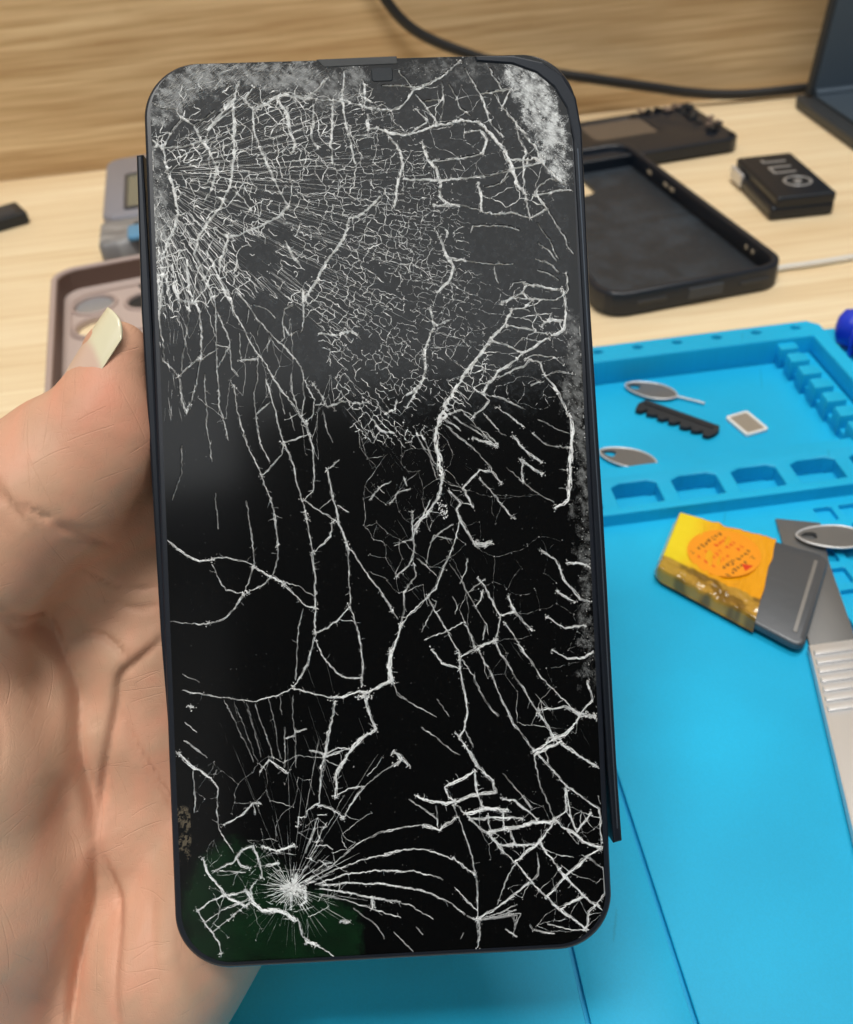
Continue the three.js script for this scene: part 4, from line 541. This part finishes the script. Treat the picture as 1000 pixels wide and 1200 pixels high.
// fine web round the upper left blow: rays and short cross cracks, in picture units
{
  const cx = 168, cy = 203;
  const zone = [[172, 120], [230, 96], [300, 108], [345, 112], [430, 108], [470, 140], [500, 180], [536, 215], [556, 330], [575, 430], [530, 490], [478, 522], [420, 512], [398, 470], [382, 405], [350, 360], [300, 340], [250, 352], [205, 372], [172, 372]];
  const voids = [[303, 298, 24], [288, 232, 12], [240, 122, 20], [200, 152, 13], [330, 275, 9], [452, 330, 10], [500, 300, 11], [428, 400, 12], [470, 432, 12], [512, 430, 12], [408, 268, 8], [360, 320, 12], [445, 258, 8], [498, 480, 14], [372, 120, 10]];
  const dens = (x, y) => { if (!inside(zone, x, y)) return 0; for (const [a, b, r] of voids) if (Math.hypot(x - a, (y - b) * 1.2) < r * (0.8 + 0.4 * vnoise(x / 7, y / 7))) return 0.06; return 0.45 + 0.75 * sstep(fbm(x / 26, y / 26, 3), 0.3, 0.62); };
  const rings = []; let r = 12;
  while (r < 560) {
    const fineZone = sstep(r, 190, 270), sp = lerp(7.6, 6, fineZone), n = Math.round(r * 2.7 / sp), row = [];
    for (let i = 0; i < n; i++) { const th = -1.15 + 2.75 * (i + (kR() - 0.5) * 0.55) / n, rr_ = r + (kR() - 0.5) * 8; row.push([cx + Math.cos(th) * rr_, cy + Math.sin(th) * rr_, th]); }
    rings.push(row); r += lerp(9, 8, fineZone) + kR() * 5;
  }
  for (let q = 0; q < rings.length; q++) for (let i = 0; i < rings[q].length; i++) {
    const a = rings[q][i], d = dens(a[0], a[1]); if (d <= 0) continue;
    const seg = (b, w, t) => { const m = rough([pp(a[0], a[1]), pp(b[0], b[1])], 0.42, 0.2); fine.line(m, w * PXM, t, 0.03); };
    const far = Math.hypot(a[0] - cx, a[1] - cy), lowR = sstep(a[1], 300, 380) * sstep(a[0], 380, 420);
    if (q + 1 < rings.length && kR() < d * 0.8) { let best = null, bd = 1e9; for (const b of rings[q + 1]) { const e = Math.abs(b[2] - a[2]); if (e < bd) { bd = e; best = b; } } seg(best, 1.3 + kR() * 1.4, (0.75 + 0.45 * kR()) * lerp(1, 0.75, lowR)); }
    if (i + 1 < rings[q].length && kR() < d * (a[0] > 330 ? 0.7 : 0.5)) seg(rings[q][i + 1], 1.4 + kR() * 1.8, (0.8 + 0.45 * kR()) * lerp(1, 0.85, lowR));
    if (kR() < d * 0.45) { const m = pp(a[0], a[1]); for (let g = 0; g < 3; g++) grain(m[0] + (kR() - 0.5) * 0.5, m[1] + (kR() - 0.5) * 0.5, 0.05 + kR() * 0.08, 0.5 + 0.5 * kR()); }
    // thin hair streaks that follow the rays
    for (let h = 0; h < 3; h++) if (kR() < d * 0.55) { const l = 7 + kR() * 14, th = a[2] + (kR() - 0.5) * 0.1, ox = (kR() - 0.5) * 9, oy = (kR() - 0.5) * 9; fine.line([pp(a[0] + ox, a[1] + oy), pp(a[0] + ox + Math.cos(th) * l * 0.5, a[1] + oy + Math.sin(th) * l * 0.5 + 0.4), pp(a[0] + ox + Math.cos(th) * l, a[1] + oy + Math.sin(th) * l)], 0.45 * PXM, 0.25 + 0.4 * kR(), 0.01); }
  }
  for (let k = 0; k < 250; k++) {                                                                                            // long broken rays out of the blow
    const th = -0.75 + 2.25 * kR(), r0 = 25 + kR() * 190, l = 60 + kR() * 200, pts = []; let bend = (kR() - 0.5) * 0.1;
    for (let q = r0; q < r0 + l; q += 9) { const t = th + bend * (q - r0) / l, x = cx + Math.cos(t) * q, y = cy + Math.sin(t) * q; if (dens(x, y) > 0.1) pts.push(pp(x, y)); else { if (pts.length > 2) fine.line(rough(pts, 0.5, 0.07), (0.4 + 0.5 * kR()) * PXM, 0.3 + 0.45 * kR(), 0.03); pts.length = 0; } if (kR() < 0.08) { if (pts.length > 2) fine.line(rough(pts, 0.5, 0.07), (0.4 + 0.5 * kR()) * PXM, 0.3 + 0.45 * kR(), 0.03); pts.length = 0; } }
    if (pts.length > 2) fine.line(rough(pts, 0.5, 0.07), (0.4 + 0.5 * kR()) * PXM, 0.3 + 0.45 * kR(), 0.03);
  }
  { // coarser meshes joining the long cracks: neighbours of scattered points
    const coarse = (pts, n, stretch, reach, w, t) => { const b = bb(pts), N = []; for (let k = 0; k < n * 3 && N.length < n; k++) { const x = lerp(b[0], b[1], kR()), y = lerp(b[2], b[3], kR()); if (inside(pts, x, y) && !N.some((o) => Math.hypot(o[0] - x, o[1] - y) < reach * 0.35)) N.push([x, y]); } for (let i = 0; i < N.length; i++) { const near = N.map((o, j) => [Math.hypot(o[0] - N[i][0], (o[1] - N[i][1]) * stretch), j]).filter((z) => z[1] !== i && z[0] < reach).sort((a, c) => a[0] - c[0]).slice(0, 3); for (const [, j] of near) if (j > i && kR() < 0.8) { const A = N[i], C = N[j], m = [(A[0] + C[0]) / 2 + (kR() - 0.5) * 5, (A[1] + C[1]) / 2 + (kR() - 0.5) * 5]; fine.line(rough(rough([pp(...A), pp(...m), pp(...C)], 1, 0.12), 0.4, 0.08), w * (0.6 + 0.8 * kR()) * PXM, t * (0.6 + 0.7 * kR()), 0.04); } const g = pp(...N[i]); for (let q = 0; q < 2; q++) grain(g[0] + (kR() - 0.5) * 0.4, g[1] + (kR() - 0.5) * 0.4, 0.05 + kR() * 0.06, 0.4 + 0.3 * kR()); } };
    coarse([[300, 100], [440, 95], [470, 150], [540, 215], [556, 330], [470, 330], [330, 210]], 260, 1, 26, 1.8, 0.7);
    coarse([[480, 90], [600, 110], [650, 200], [650, 250], [560, 240], [500, 160]], 110, 1.2, 34, 1.5, 0.7);
    coarse([[172, 150], [290, 130], [320, 260], [250, 360], [176, 360]], 170, 0.7, 26, 1.5, 0.7);
    coarse([[200, 340], [300, 330], [390, 420], [410, 560], [330, 520], [230, 480]], 45, 0.45, 46, 0.7, 0.4);
    coarse([[510, 330], [660, 330], [680, 480], [560, 480], [500, 430]], 120, 1.3, 30, 1.5, 0.65);
    coarse([[420, 500], [520, 490], [560, 620], [500, 720], [430, 680]], 60, 0.8, 32, 0.8, 0.45);
    coarse([[520, 560], [650, 580], [692, 700], [690, 860], [600, 860], [540, 740]], 60, 0.8, 44, 0.7, 0.34);
    coarse([[225, 880], [450, 880], [440, 1000], [380, 1110], [240, 1100]], 95, 1, 30, 0.8, 0.45);
    coarse([[560, 930], [715, 930], [715, 1080], [640, 1100], [560, 1000]], 55, 1, 38, 0.9, 0.4);
  }
  const field = (pts, n, ang, spread, l0, l1, w, t) => { const b = bb(pts); for (let k = 0; k < n; k++) { const x = lerp(b[0], b[1], kR()), y = lerp(b[2], b[3], kR()); if (!inside(pts, x, y)) continue; const a = ang + (kR() - 0.5) * spread, l = lerp(l0, l1, kR() * kR()); fine.line(rough([pp(x, y), pp(x + Math.cos(a) * l * 0.5, y + Math.sin(a) * l * 0.5 + (kR() - 0.5) * 2), pp(x + Math.cos(a) * l, y + Math.sin(a) * l)], 0.7, 0.05), w * 1.35 * (0.6 + 0.8 * kR()) * PXM, Math.min(1, t * 1.35 * (0.5 + kR())), 0.02); } };
  field([[525, 470], [600, 430], [660, 480], [680, 600], [640, 640], [540, 560]], 130, 0.66, 0.2, 6, 34, 0.35, 0.28);       // streaks right of the long crack
  field([[470, 300], [560, 250], [660, 330], [640, 380], [560, 420], [500, 400]], 120, 0.15, 0.5, 4, 20, 0.45, 0.45);
  field([[425, 500], [520, 480], [525, 560], [500, 650], [440, 640], [415, 560]], 90, -0.95, 0.7, 4, 15, 0.5, 0.5);           // loose short cracks below the web
  field([[425, 510], [520, 480], [525, 560], [500, 700], [440, 660]], 60, 0.95, 0.35, 10, 50, 0.3, 0.25);
  field([[560, 560], [650, 600], [690, 860], [650, 860], [600, 760], [520, 640]], 50, 0.98, 0.25, 20, 70, 0.35, 0.22);
  field([[172, 170], [200, 180], [205, 300], [192, 370], [174, 370]], 260, 1.35, 1.5, 4, 16, 0.7, 0.6);                       // the frayed left edge
  field([[180, 380], [210, 380], [214, 480], [190, 480]], 26, 1.5, 0.5, 6, 30, 0.5, 0.4);
  field([[590, 72], [630, 84], [660, 140], [666, 214], [640, 200], [604, 120]], 900, 0.9, 1.7, 3, 14, 0.55, 0.75);              // white crumbled corner
  field([[655, 360], [680, 365], [692, 620], [696, 850], [682, 850], [672, 560]], 330, 1.4, 1.6, 3, 16, 0.8, 0.75);
  field([[190, 90], [300, 72], [470, 80], [560, 74], [600, 100], [470, 120], [340, 116], [220, 112]], 150, -0.6, 1.2, 4, 22, 0.55, 0.45);
  field([[480, 110], [600, 130], [660, 260], [640, 300], [560, 210], [480, 160]], 60, 1.1, 1.0, 4, 18, 0.5, 0.5);
  field([[230, 780], [440, 760], [420, 960], [300, 980], [250, 900]], 40, 1.25, 0.2, 20, 90, 0.3, 0.16);
  field([[176, 128], [200, 92], [230, 76], [370, 74], [376, 96], [320, 108], [260, 108], [205, 132]], 700, -0.55, 0.8, 5, 26, 0.5, 0.6);
  for (let k = 0; k < 74; k++) {                                                                                             // rays of the lower blow
    const a = -3.1 + k * 0.085 + (kR() - 0.5) * 0.08, up = a > -2.1 && a < -0.9, l = (up ? 60 + kR() * 130 : 22 + kR() * 50), s = 8 + kR() * 26, ox = 342, oy = 1041;
    const at = (q) => [ox + Math.cos(a) * q * 1.05, oy + Math.sin(a) * q];
    for (let g = 0; g < (up ? 3 : 2); g++) { const q0 = s + kR() * l * 0.5, q1 = q0 + l * (0.2 + 0.4 * kR()); fine.line(rough([pp(...at(q0)), pp(...at((q0 + q1) / 2)), pp(...at(q1))], 0.9, 0.04), (0.35 + 0.35 * kR()) * PXM, 0.2 + 0.35 * kR(), 0.02); }
    fine.line(rough([pp(...at(4)), pp(...at(14 + kR() * 22))], 0.4, 0.08), (0.5 + 0.6 * kR()) * PXM, 0.4 + 0.4 * kR(), 0.06);
  }
  for (let ring = 0; ring < 3; ring++) for (let k = 0; k < 26; k++) if (kR() < 0.5) { const a = k * 0.2417 + ring, q = 22 + ring * 14 + kR() * 8, f = (u) => pp(332 + Math.cos(u) * q * 1.15, 1040 + Math.sin(u) * q * 0.72); fine.line(rough([f(a), f(a + 0.15), f(a + 0.3)], 0.4, 0.12), (0.5 + 0.8 * kR()) * PXM, 0.35 + 0.4 * kR(), 0.05); }
  for (let k = 0; k < 170; k++) { const q = kR() * kR() * 14, a = kR() * 6.28, m = pp(344 + Math.cos(a) * q, 1041 + Math.sin(a) * q); grain(m[0], m[1], 0.1 + kR() * 0.16, 0.6 + 0.4 * kR()); }
  for (const q of powder) { const n = Math.round((q.b[1] - q.b[0]) * (q.b[3] - q.b[2]) * q.d * 6); for (let k = 0; k < n; k++) { const x = lerp(q.b[0], q.b[1], kR()), y = lerp(q.b[2], q.b[3], kR()); if (inside(q.p, x, y) && kR() < 0.35 + fbm(x * 1.4, y * 1.4, 3) * 0.8) grain(x, y, 0.04 + kR() * 0.09, (0.25 + 0.65 * kR()) * (0.5 + q.t)); } }
  for (let k = 0; k < 700; k++) { const x = lerp(gx0 + 1, gx1 - 1, kR()), y = lerp(gy0 + 2, gy1 - 2, kR()); grain(x, y, 0.025 + kR() * 0.04, 0.2 + 0.3 * kR()); }
  for (const [x0, y0, x1, y1] of [[420, 812, 436, 818], [686, 836, 700, 842], [516, 606, 524, 590]]) for (let k = 0; k < 60; k++) { const m = pp(lerp(x0, x1, kR()) + (kR() - 0.5) * 8, lerp(y0, y1, kR()) + (kR() - 0.5) * 8); grain(m[0], m[1], 0.08 + kR() * 0.12, 0.5 + 0.4 * kR()); }
}
const fm = fine.build('fine_cracks', screen); fm.userData.kind = 'stuff';
const gm = grains.build('glass_dust', screen); gm.userData.kind = 'stuff';

// ------------------------------------------------------------------ the hand: one skin meshed from a field of joined tapered bones (mm, in the phone's frame)
{
  const hand = thing('hand', 'left hand with a long thumbnail gripping the left edge of the cracked phone', 'hand', PO);
  hand.quaternion.copy(PQ); hand.scale.setScalar(0.001);
  const J = (px, py, z) => [...pp(px, py, z), z];
  const bones = [];                                             // [a, ra, b, rb, blend]
  const bone = (k, a, ra, b, rb) => bones.push({ k, a, ra, b, rb });
  const T0 = J(137, 416, -3.8), T1 = J(119, 499, -4), T2 = J(42, 582, -3.4), T3 = J(-95, 745, -4);
  bone(2, T0, 5.6, T1, 8.7); bone(3, T1, 8.7, T2, 11.3); bone(4, J(20, 566, -5), 9.6, J(60, 530, -5), 8.6); bone(4, J(128, 540, -5), 8, J(100, 585, -6), 8); bone(3, T2, 11.4, T3, 13.2);
  bone(6, J(-60, 720, -7), 11, J(-50, 900, -9), 15); bone(6, J(-50, 900, -9), 15, J(-38, 1060, -11), 16.6); bone(6, J(-38, 1060, -11), 16.6, J(-36, 1290, -16), 16.5);
  bone(5, J(30, 640, -11), 8.5, J(196, 588, -18.5), 8.2); bone(5, J(110, 600, -14), 8.5, J(200, 555, -19), 8); bone(6, J(20, 660, -14), 8.5, J(135, 660, -22), 8.5); bone(6, J(130, 668, -22), 9, J(205, 705, -26), 9.5); bone(6, J(0, 760, -18), 9, J(200, 760, -27), 11); bone(7, J(-10, 850, -18), 10, J(160, 860, -26), 11); bone(7, J(0, 960, -20), 11, J(170, 980, -26), 11); bone(7, J(20, 1090, -22), 12, J(170, 1090, -27), 12);   // web of the thumb
  const heads = [[205, 700, -27, 11], [300, 715, -28, 11], [372, 780, -28, 10.5], [392, 850, -24, 10.5]];
  const roots = [[70, 1260, -31, 13], [100, 1270, -31, 13], [112, 1275, -31, 13], [118, 1262, -25, 13.5]];
  heads.forEach((h, i) => bone(7, J(h[0], h[1], h[2]), h[3], J(...roots[i].slice(0, 3)), roots[i][3]));
  bone(6, J(352, 925, -20), 11.5, J(190, 1140, -18.5), 12.5); bone(6, J(190, 1140, -18.5), 12.5, J(120, 1270, -22), 13.5);   // heel of the palm on the little finger's side
  bone(9, J(30, 1250, -26), 20, J(20, 1560, -20), 24); bone(9, J(80, 1270, -27), 17, J(90, 1560, -20), 23);                     // wrist
  const finger = (pts) => { for (let i = 0; i + 1 < pts.length; i++) bone(i ? 1.5 : 3, J(...pts[i].slice(0, 3)), pts[i][3], J(...pts[i + 1].slice(0, 3)), pts[i + 1][3]); };
  finger([[205, 700, -27, 10], [345, 610, -19.5, 8.8], [450, 580, -17.8, 8], [530, 568, -16.8, 6.6]]);
  finger([[300, 715, -28, 10], [430, 690, -19.5, 8.8], [540, 672, -17.8, 8], [622, 662, -16.8, 6.6]]);
  finger([[372, 780, -28, 9.6], [480, 785, -19, 8.6], [575, 775, -17.4, 7.8], [650, 768, -16.6, 6.4]]);
  finger([[392, 850, -24, 9], [500, 885, -18.6, 7.6], [575, 893, -16.8, 6.9], [640, 892, -16, 5.8]]);
  // creases of the palm and thumb: where, how deep, how wide (mm)
  const creases = [];
  let step = 0;
  const crease = (depth, width, ...n) => { const p = []; for (let i = 0; i < n.length; i += 2) p.push(pp(n[i], n[i + 1], -10)); creases.push({ depth, width, step, p: smoothed(p), b: null }); };
  step = 1.5; crease(0.8, 0.95, 30, 712, 58, 752, 78, 806, 86, 880, 97, 945, 104, 990); crease(0.6, 1.0, 104, 990, 100, 1060, 88, 1140, 82, 1230);
  step = 1.0; crease(0.6, 1.0, 194, 742, 160, 772, 134, 795, 128, 830, 120, 878, 110, 930, 106, 985); step = -0.7; crease(0.5, 0.9, 106, 985, 124, 1040, 140, 1085, 146, 1150, 153, 1230);
  step = 0; crease(0.45, 0.7, 130, 832, 150, 880, 175, 925, 196, 962, 204, 1000); crease(0.5, 0.8, 62, 760, 100, 745, 130, 760, 150, 800); crease(0.35, 1.2, 176, 1040, 184, 1100, 196, 1160); crease(0.35, 1.2, 205, 1010, 215, 1080, 225, 1140);
  step = -0.5; crease(0.4, 1.0, 34, 553, 52, 575, 70, 600, 84, 618); step = 0; crease(0.5, 1.0, 100, 612, 122, 625, 145, 640); crease(0.45, 0.8, 20, 545, 40, 572, 60, 600); crease(0.4, 0.7, 72, 592, 90, 604, 104, 612); crease(0.5, 1.0, 12, 700, 34, 712, 60, 716);
  crease(0.3, 0.8, 40, 690, 52, 720, 70, 770); crease(0.3, 0.9, 14, 800, 30, 840, 36, 900); crease(0.3, 0.7, 110, 700, 150, 715, 188, 712); crease(0.3, 0.7, 100, 660, 140, 690, 186, 690);
  creases.forEach((c) => c.b = bb(c.p).map((v, i) => v + (i % 2 ? 8 : -8)));
  const field = (x, y, z) => {
    let d = 1e3;
    for (const { k, a, ra, b, rb } of bones) {
      const bx = b[0] - a[0], by = b[1] - a[1], bz = b[2] - a[2], qx = x - a[0], qy = y - a[1], qz = z - a[2], t = clamp((qx * bx + qy * by + qz * bz) / (bx * bx + by * by + bz * bz), 0, 1);
      const e = Math.hypot(qx - bx * t, qy - by * t, qz - bz * t) - (ra + (rb - ra) * t), h = Math.max(k - Math.abs(d - e), 0) / k;
      d = Math.min(d, e) - h * h * k * 0.25;
    }
    return d;
  };
  const creased = (x, y, z, d) => {
    if (z > -32) for (const c of creases) { if (!within(c.b, x, y)) continue; let m = 1e9, along = 0, sideOf = 0; for (let i = 0; i + 1 < c.p.length; i++) { const [ax, ay] = c.p[i], bx = c.p[i + 1][0] - ax, by = c.p[i + 1][1] - ay, t = clamp(((x - ax) * bx + (y - ay) * by) / (bx * bx + by * by || 1), 0, 1), e = (x - ax - bx * t) ** 2 + (y - ay - by * t) ** 2; if (e < m) { m = e; sideOf = bx * (y - ay) - by * (x - ax); along = (i + t) / (c.p.length - 1); } } m = Math.sqrt(m); if (c.step) { const on = sstep(Math.min(along, 1 - along), -0.05, 0.25), sg = Math.tanh(m / 0.6) * Math.sign(-sideOf * c.step); d -= 0.5 * Math.abs(c.step) * sg * on * Math.exp(-((m / 4.2) ** 2)); } const ends = c.depth > 0.55 ? sstep(Math.min(along, 1 - along), -0.08, 0.2) : sstep(Math.min(along, 1 - along), 0, 0.3); d += ends * c.depth * (Math.exp(-((m / c.width) ** 2) * 1.6) - 0.12 * Math.exp(-(((m - c.width * 2.2) / (c.width * 1.4)) ** 2))); }
    return d + 0.3 * (fbm(x / 3.2 + z / 5, y / 4.5 - z / 4, 3) - 0.5);
  };
  // nets of small faces over the field: coarse pass first, then 0.8 mm cells where the skin runs
  const h = 0.8, lo = [-98, -108, -52], hi = [32, 34, 16], n = [0, 1, 2].map((k) => Math.ceil((hi[k] - lo[k]) / h)), val = new Float32Array(n[0] * n[1] * n[2]).fill(99), B = 4;
  for (let k = 0; k < n[2]; k += B) for (let j = 0; j < n[1]; j += B) for (let i = 0; i < n[0]; i += B) {
    const cx = lo[0] + (i + B / 2) * h, cy = lo[1] + (j + B / 2) * h, cz = lo[2] + (k + B / 2) * h, d0 = field(cx, cy, cz), near = Math.abs(d0) < B * h * 0.87 + 3.2;
    for (let c = k; c < Math.min(k + B, n[2]); c++) for (let b = j; b < Math.min(j + B, n[1]); b++) for (let a = i; a < Math.min(i + B, n[0]); a++) { const x = lo[0] + a * h, y = lo[1] + b * h, z = lo[2] + c * h; val[(c * n[1] + b) * n[0] + a] = near ? creased(x, y, z, field(x, y, z)) : d0; }
  }
  const vid = new Int32Array(val.length).fill(-1), pos = [], nor = [], uv = [], col = [], idx = [], S = [1, n[0], n[0] * n[1]];
  const full = (x, y, z) => creased(x, y, z, field(x, y, z));
  for (let k = 0; k + 1 < n[2]; k++) for (let j = 0; j + 1 < n[1]; j++) for (let i = 0; i + 1 < n[0]; i++) {
    const q = (k * n[1] + j) * n[0] + i; let s = 0, x = 0, y = 0, z = 0, c = 0;
    for (let m = 0; m < 8; m++) if (val[q + (m & 1) + (m >> 1 & 1) * S[1] + (m >> 2) * S[2]] < 0) s |= 1 << m;
    if (s === 0 || s === 255) continue;
    for (let m = 0; m < 8; m++) for (const [bit, ax] of [[1, 0], [2, 1], [4, 2]]) if (!(m & bit)) { const m2 = m | bit, va = val[q + (m & 1) + (m >> 1 & 1) * S[1] + (m >> 2) * S[2]], vb = val[q + (m2 & 1) + (m2 >> 1 & 1) * S[1] + (m2 >> 2) * S[2]]; if ((va < 0) === (vb < 0)) continue; const t = va / (va - vb); x += (m & 1) + (ax === 0 ? t : 0); y += (m >> 1 & 1) + (ax === 1 ? t : 0); z += (m >> 2) + (ax === 2 ? t : 0); c++; }
    vid[q] = pos.length / 3; const X = lo[0] + (i + x / c) * h, Y = lo[1] + (j + y / c) * h, Z = lo[2] + (k + z / c) * h; pos.push(X, Y, Z);
    const e = 0.35, gx = full(X + e, Y, Z) - full(X - e, Y, Z), gy = full(X, Y + e, Z) - full(X, Y - e, Z), gz = full(X, Y, Z + e) - full(X, Y, Z - e), l = Math.hypot(gx, gy, gz) || 1; nor.push(gx / l, gy / l, gz / l);
    uv.push(X / 40, (Y + Z * 0.6) / 40);
    // skin: mottled, redder on the pad of the thumb and along the creases
    const mott = fbm(X / 3 + 9, Y / 3 + Z / 3, 5), big = fbm(X / 17, Y / 17 + Z / 17, 3), pad = Math.exp(-(((X - T1[0] - 2) ** 2 + (Y - T1[1] - 1) ** 2) / 90)); let line = 0;
    for (const cr of creases) if (within(cr.b, X, Y)) for (let i2 = 0; i2 + 1 < cr.p.length; i2++) { const dd = Math.hypot(X - cr.p[i2][0], Y - cr.p[i2][1]); if (dd < 1.4) line = Math.max(line, cr.depth * (1 - dd / 1.4)); }
    line = Math.min(1, line); const red = clamp(0.42 * pad + (big - 0.5) * 0.45 + (mott - 0.5) * 0.55 + 0.2 * line, -0.4, 1), v = 1 + (mott - 0.5) * 0.16;
    col.push((0.64 + 0.04 * red) * v, (0.365 - 0.13 * red) * v, (0.245 - 0.09 * red) * v);
  }
  for (let k = 1; k + 1 < n[2]; k++) for (let j = 1; j + 1 < n[1]; j++) for (let i = 1; i + 1 < n[0]; i++) {
    const q = (k * n[1] + j) * n[0] + i;
    for (let ax = 0; ax < 3; ax++) { const b = val[q] < 0, e = val[q + S[ax]] < 0; if (b === e) continue; const u = S[(ax + 1) % 3], v = S[(ax + 2) % 3], Q = [vid[q - u - v], vid[q - v], vid[q], vid[q - u]]; if (Q.some((z) => z < 0)) continue; if (b) idx.push(Q[0], Q[1], Q[2], Q[0], Q[2], Q[3]); else idx.push(Q[0], Q[2], Q[1], Q[0], Q[3], Q[2]); }
  }
  const g = new THREE.BufferGeometry();
  g.setAttribute('position', new THREE.Float32BufferAttribute(pos, 3)); g.setAttribute('normal', new THREE.Float32BufferAttribute(nor, 3)); g.setAttribute('uv', new THREE.Float32BufferAttribute(uv, 2)); g.setAttribute('color', new THREE.Float32BufferAttribute(col, 3)); g.setIndex(idx);
  const sc = document.createElement('canvas'); sc.width = sc.height = 1024; const kx = sc.getContext('2d'), sR = rng(31);
  kx.fillStyle = 'rgb(150,150,150)'; kx.fillRect(0, 0, 1024, 1024);
  for (let q = 0; q < 5200; q++) {                              // fine lines of skin in two crossing directions, longer furrows among them
    const long = q < 45, a = (sR() < 0.6 ? 1.25 : -0.35) + (sR() - 0.5) * (long ? 0.5 : 0.9), l = long ? 90 + sR() * 190 : 12 + sR() * 34, x = sR() * 1024, y = sR() * 1024, v = long ? 70 : 100 + sR() * 30;
    kx.strokeStyle = `rgba(${v | 0},${v | 0},${v | 0},${long ? 0.55 : 0.4})`; kx.lineWidth = long ? 3.5 : 1.5 + sR() * 2;
    for (const [ox, oy] of [[0, 0], [-1024, 0], [0, -1024], [1024, 0], [0, 1024]]) { kx.beginPath(); kx.moveTo(x + ox, y + oy); kx.quadraticCurveTo(x + ox + Math.cos(a) * l / 2 + (sR() - 0.5) * 8, y + oy + Math.sin(a) * l / 2, x + ox + Math.cos(a + 0.15) * l, y + oy + Math.sin(a + 0.15) * l); kx.stroke(); }
  }
  const skinBump = new THREE.CanvasTexture(sc); skinBump.wrapS = skinBump.wrapT = THREE.RepeatWrapping;
  mesh('skin', g, mat({ vertexColors: true, roughness: 0.52, specularIntensity: 0.6, bumpMap: skinBump, bumpScale: 0.00024, sheen: 0.25, sheenColor: new THREE.Color(1, 0.6, 0.45), sheenRoughness: 0.5 }), hand);
  // thumbnail: a curved plate on the upper left face of the thumb, its free edge past the tip
  const B0 = V3(...J(72, 449, -4)), E0 = V3(...J(127, 361, -4)), A = E0.clone().sub(B0), len = A.length(); A.normalize();
  const side = V3(-A.y, A.x, 0), N = side.clone().multiplyScalar(Math.cos(0.42)).addScaledVector(V3(0, 0, 1), Math.sin(0.42)), Bn = A.clone().cross(N).normalize(), Rn = 6.4;
  const np = [], ni = [], nc = [], nu = 26, nv = 22, nail = (u, v, off) => { const w = 2 * (v - 0.5), ph = w * 1.2, l = u * (len - 1.0 * w * w - 2.2 * w ** 6) - 1.5 * (1 - u), r = Rn + off - 0.5 * (1 - u) * (1 - u) - 0.5 * u * u; return B0.clone().addScaledVector(A, l).addScaledVector(side, -Rn).addScaledVector(N, r * Math.cos(ph)).addScaledVector(Bn, r * Math.sin(ph) * 1.05); };
  for (const off of [0.25, -0.2]) for (let i = 0; i <= nu; i++) for (let j = 0; j <= nv; j++) { const u = i / nu, v = j / nv, p = nail(u, v, off); np.push(p.x, p.y, p.z); const t = sstep(u + 0.08 * (2 * (v - 0.5)) ** 2 + 0.02 * vnoise(v * 9, 1), 0.56, 0.68), lun = sstep(u, 0.16, 0.05); const pk = [0.68, 0.41, 0.33], fr = [0.76, 0.71, 0.5]; for (let k = 0; k < 3; k++) nc.push(lerp(lerp(pk[k], 0.7 - k * 0.13, lun * 0.5), fr[k], t)); }
  const st = (nu + 1) * (nv + 1), at2 = (o, i, j) => o * st + i * (nv + 1) + j;
  for (let i = 0; i < nu; i++) for (let j = 0; j < nv; j++) { ni.push(at2(0, i, j), at2(0, i + 1, j), at2(0, i, j + 1), at2(0, i + 1, j), at2(0, i + 1, j + 1), at2(0, i, j + 1)); ni.push(at2(1, i, j), at2(1, i, j + 1), at2(1, i + 1, j), at2(1, i + 1, j), at2(1, i, j + 1), at2(1, i + 1, j + 1)); }
  for (let j = 0; j < nv; j++) ni.push(at2(0, nu, j), at2(1, nu, j), at2(0, nu, j + 1), at2(1, nu, j), at2(1, nu, j + 1), at2(0, nu, j + 1));
  for (const j of [0, nv]) for (let i = 0; i < nu; i++) ni.push(at2(0, i, j), at2(1, i, j), at2(0, i + 1, j), at2(1, i, j), at2(1, i + 1, j), at2(0, i + 1, j));
  const ng = new THREE.BufferGeometry(); ng.setAttribute('position', new THREE.Float32BufferAttribute(np, 3)); ng.setAttribute('color', new THREE.Float32BufferAttribute(nc, 3)); ng.setIndex(ni); ng.computeVertexNormals();
  mesh('thumbnail', ng, mat({ vertexColors: true, roughness: 0.3, side: THREE.DoubleSide, clearcoat: 0.3, clearcoatRoughness: 0.2 }), hand);
}

renderer.render(scene, camera);
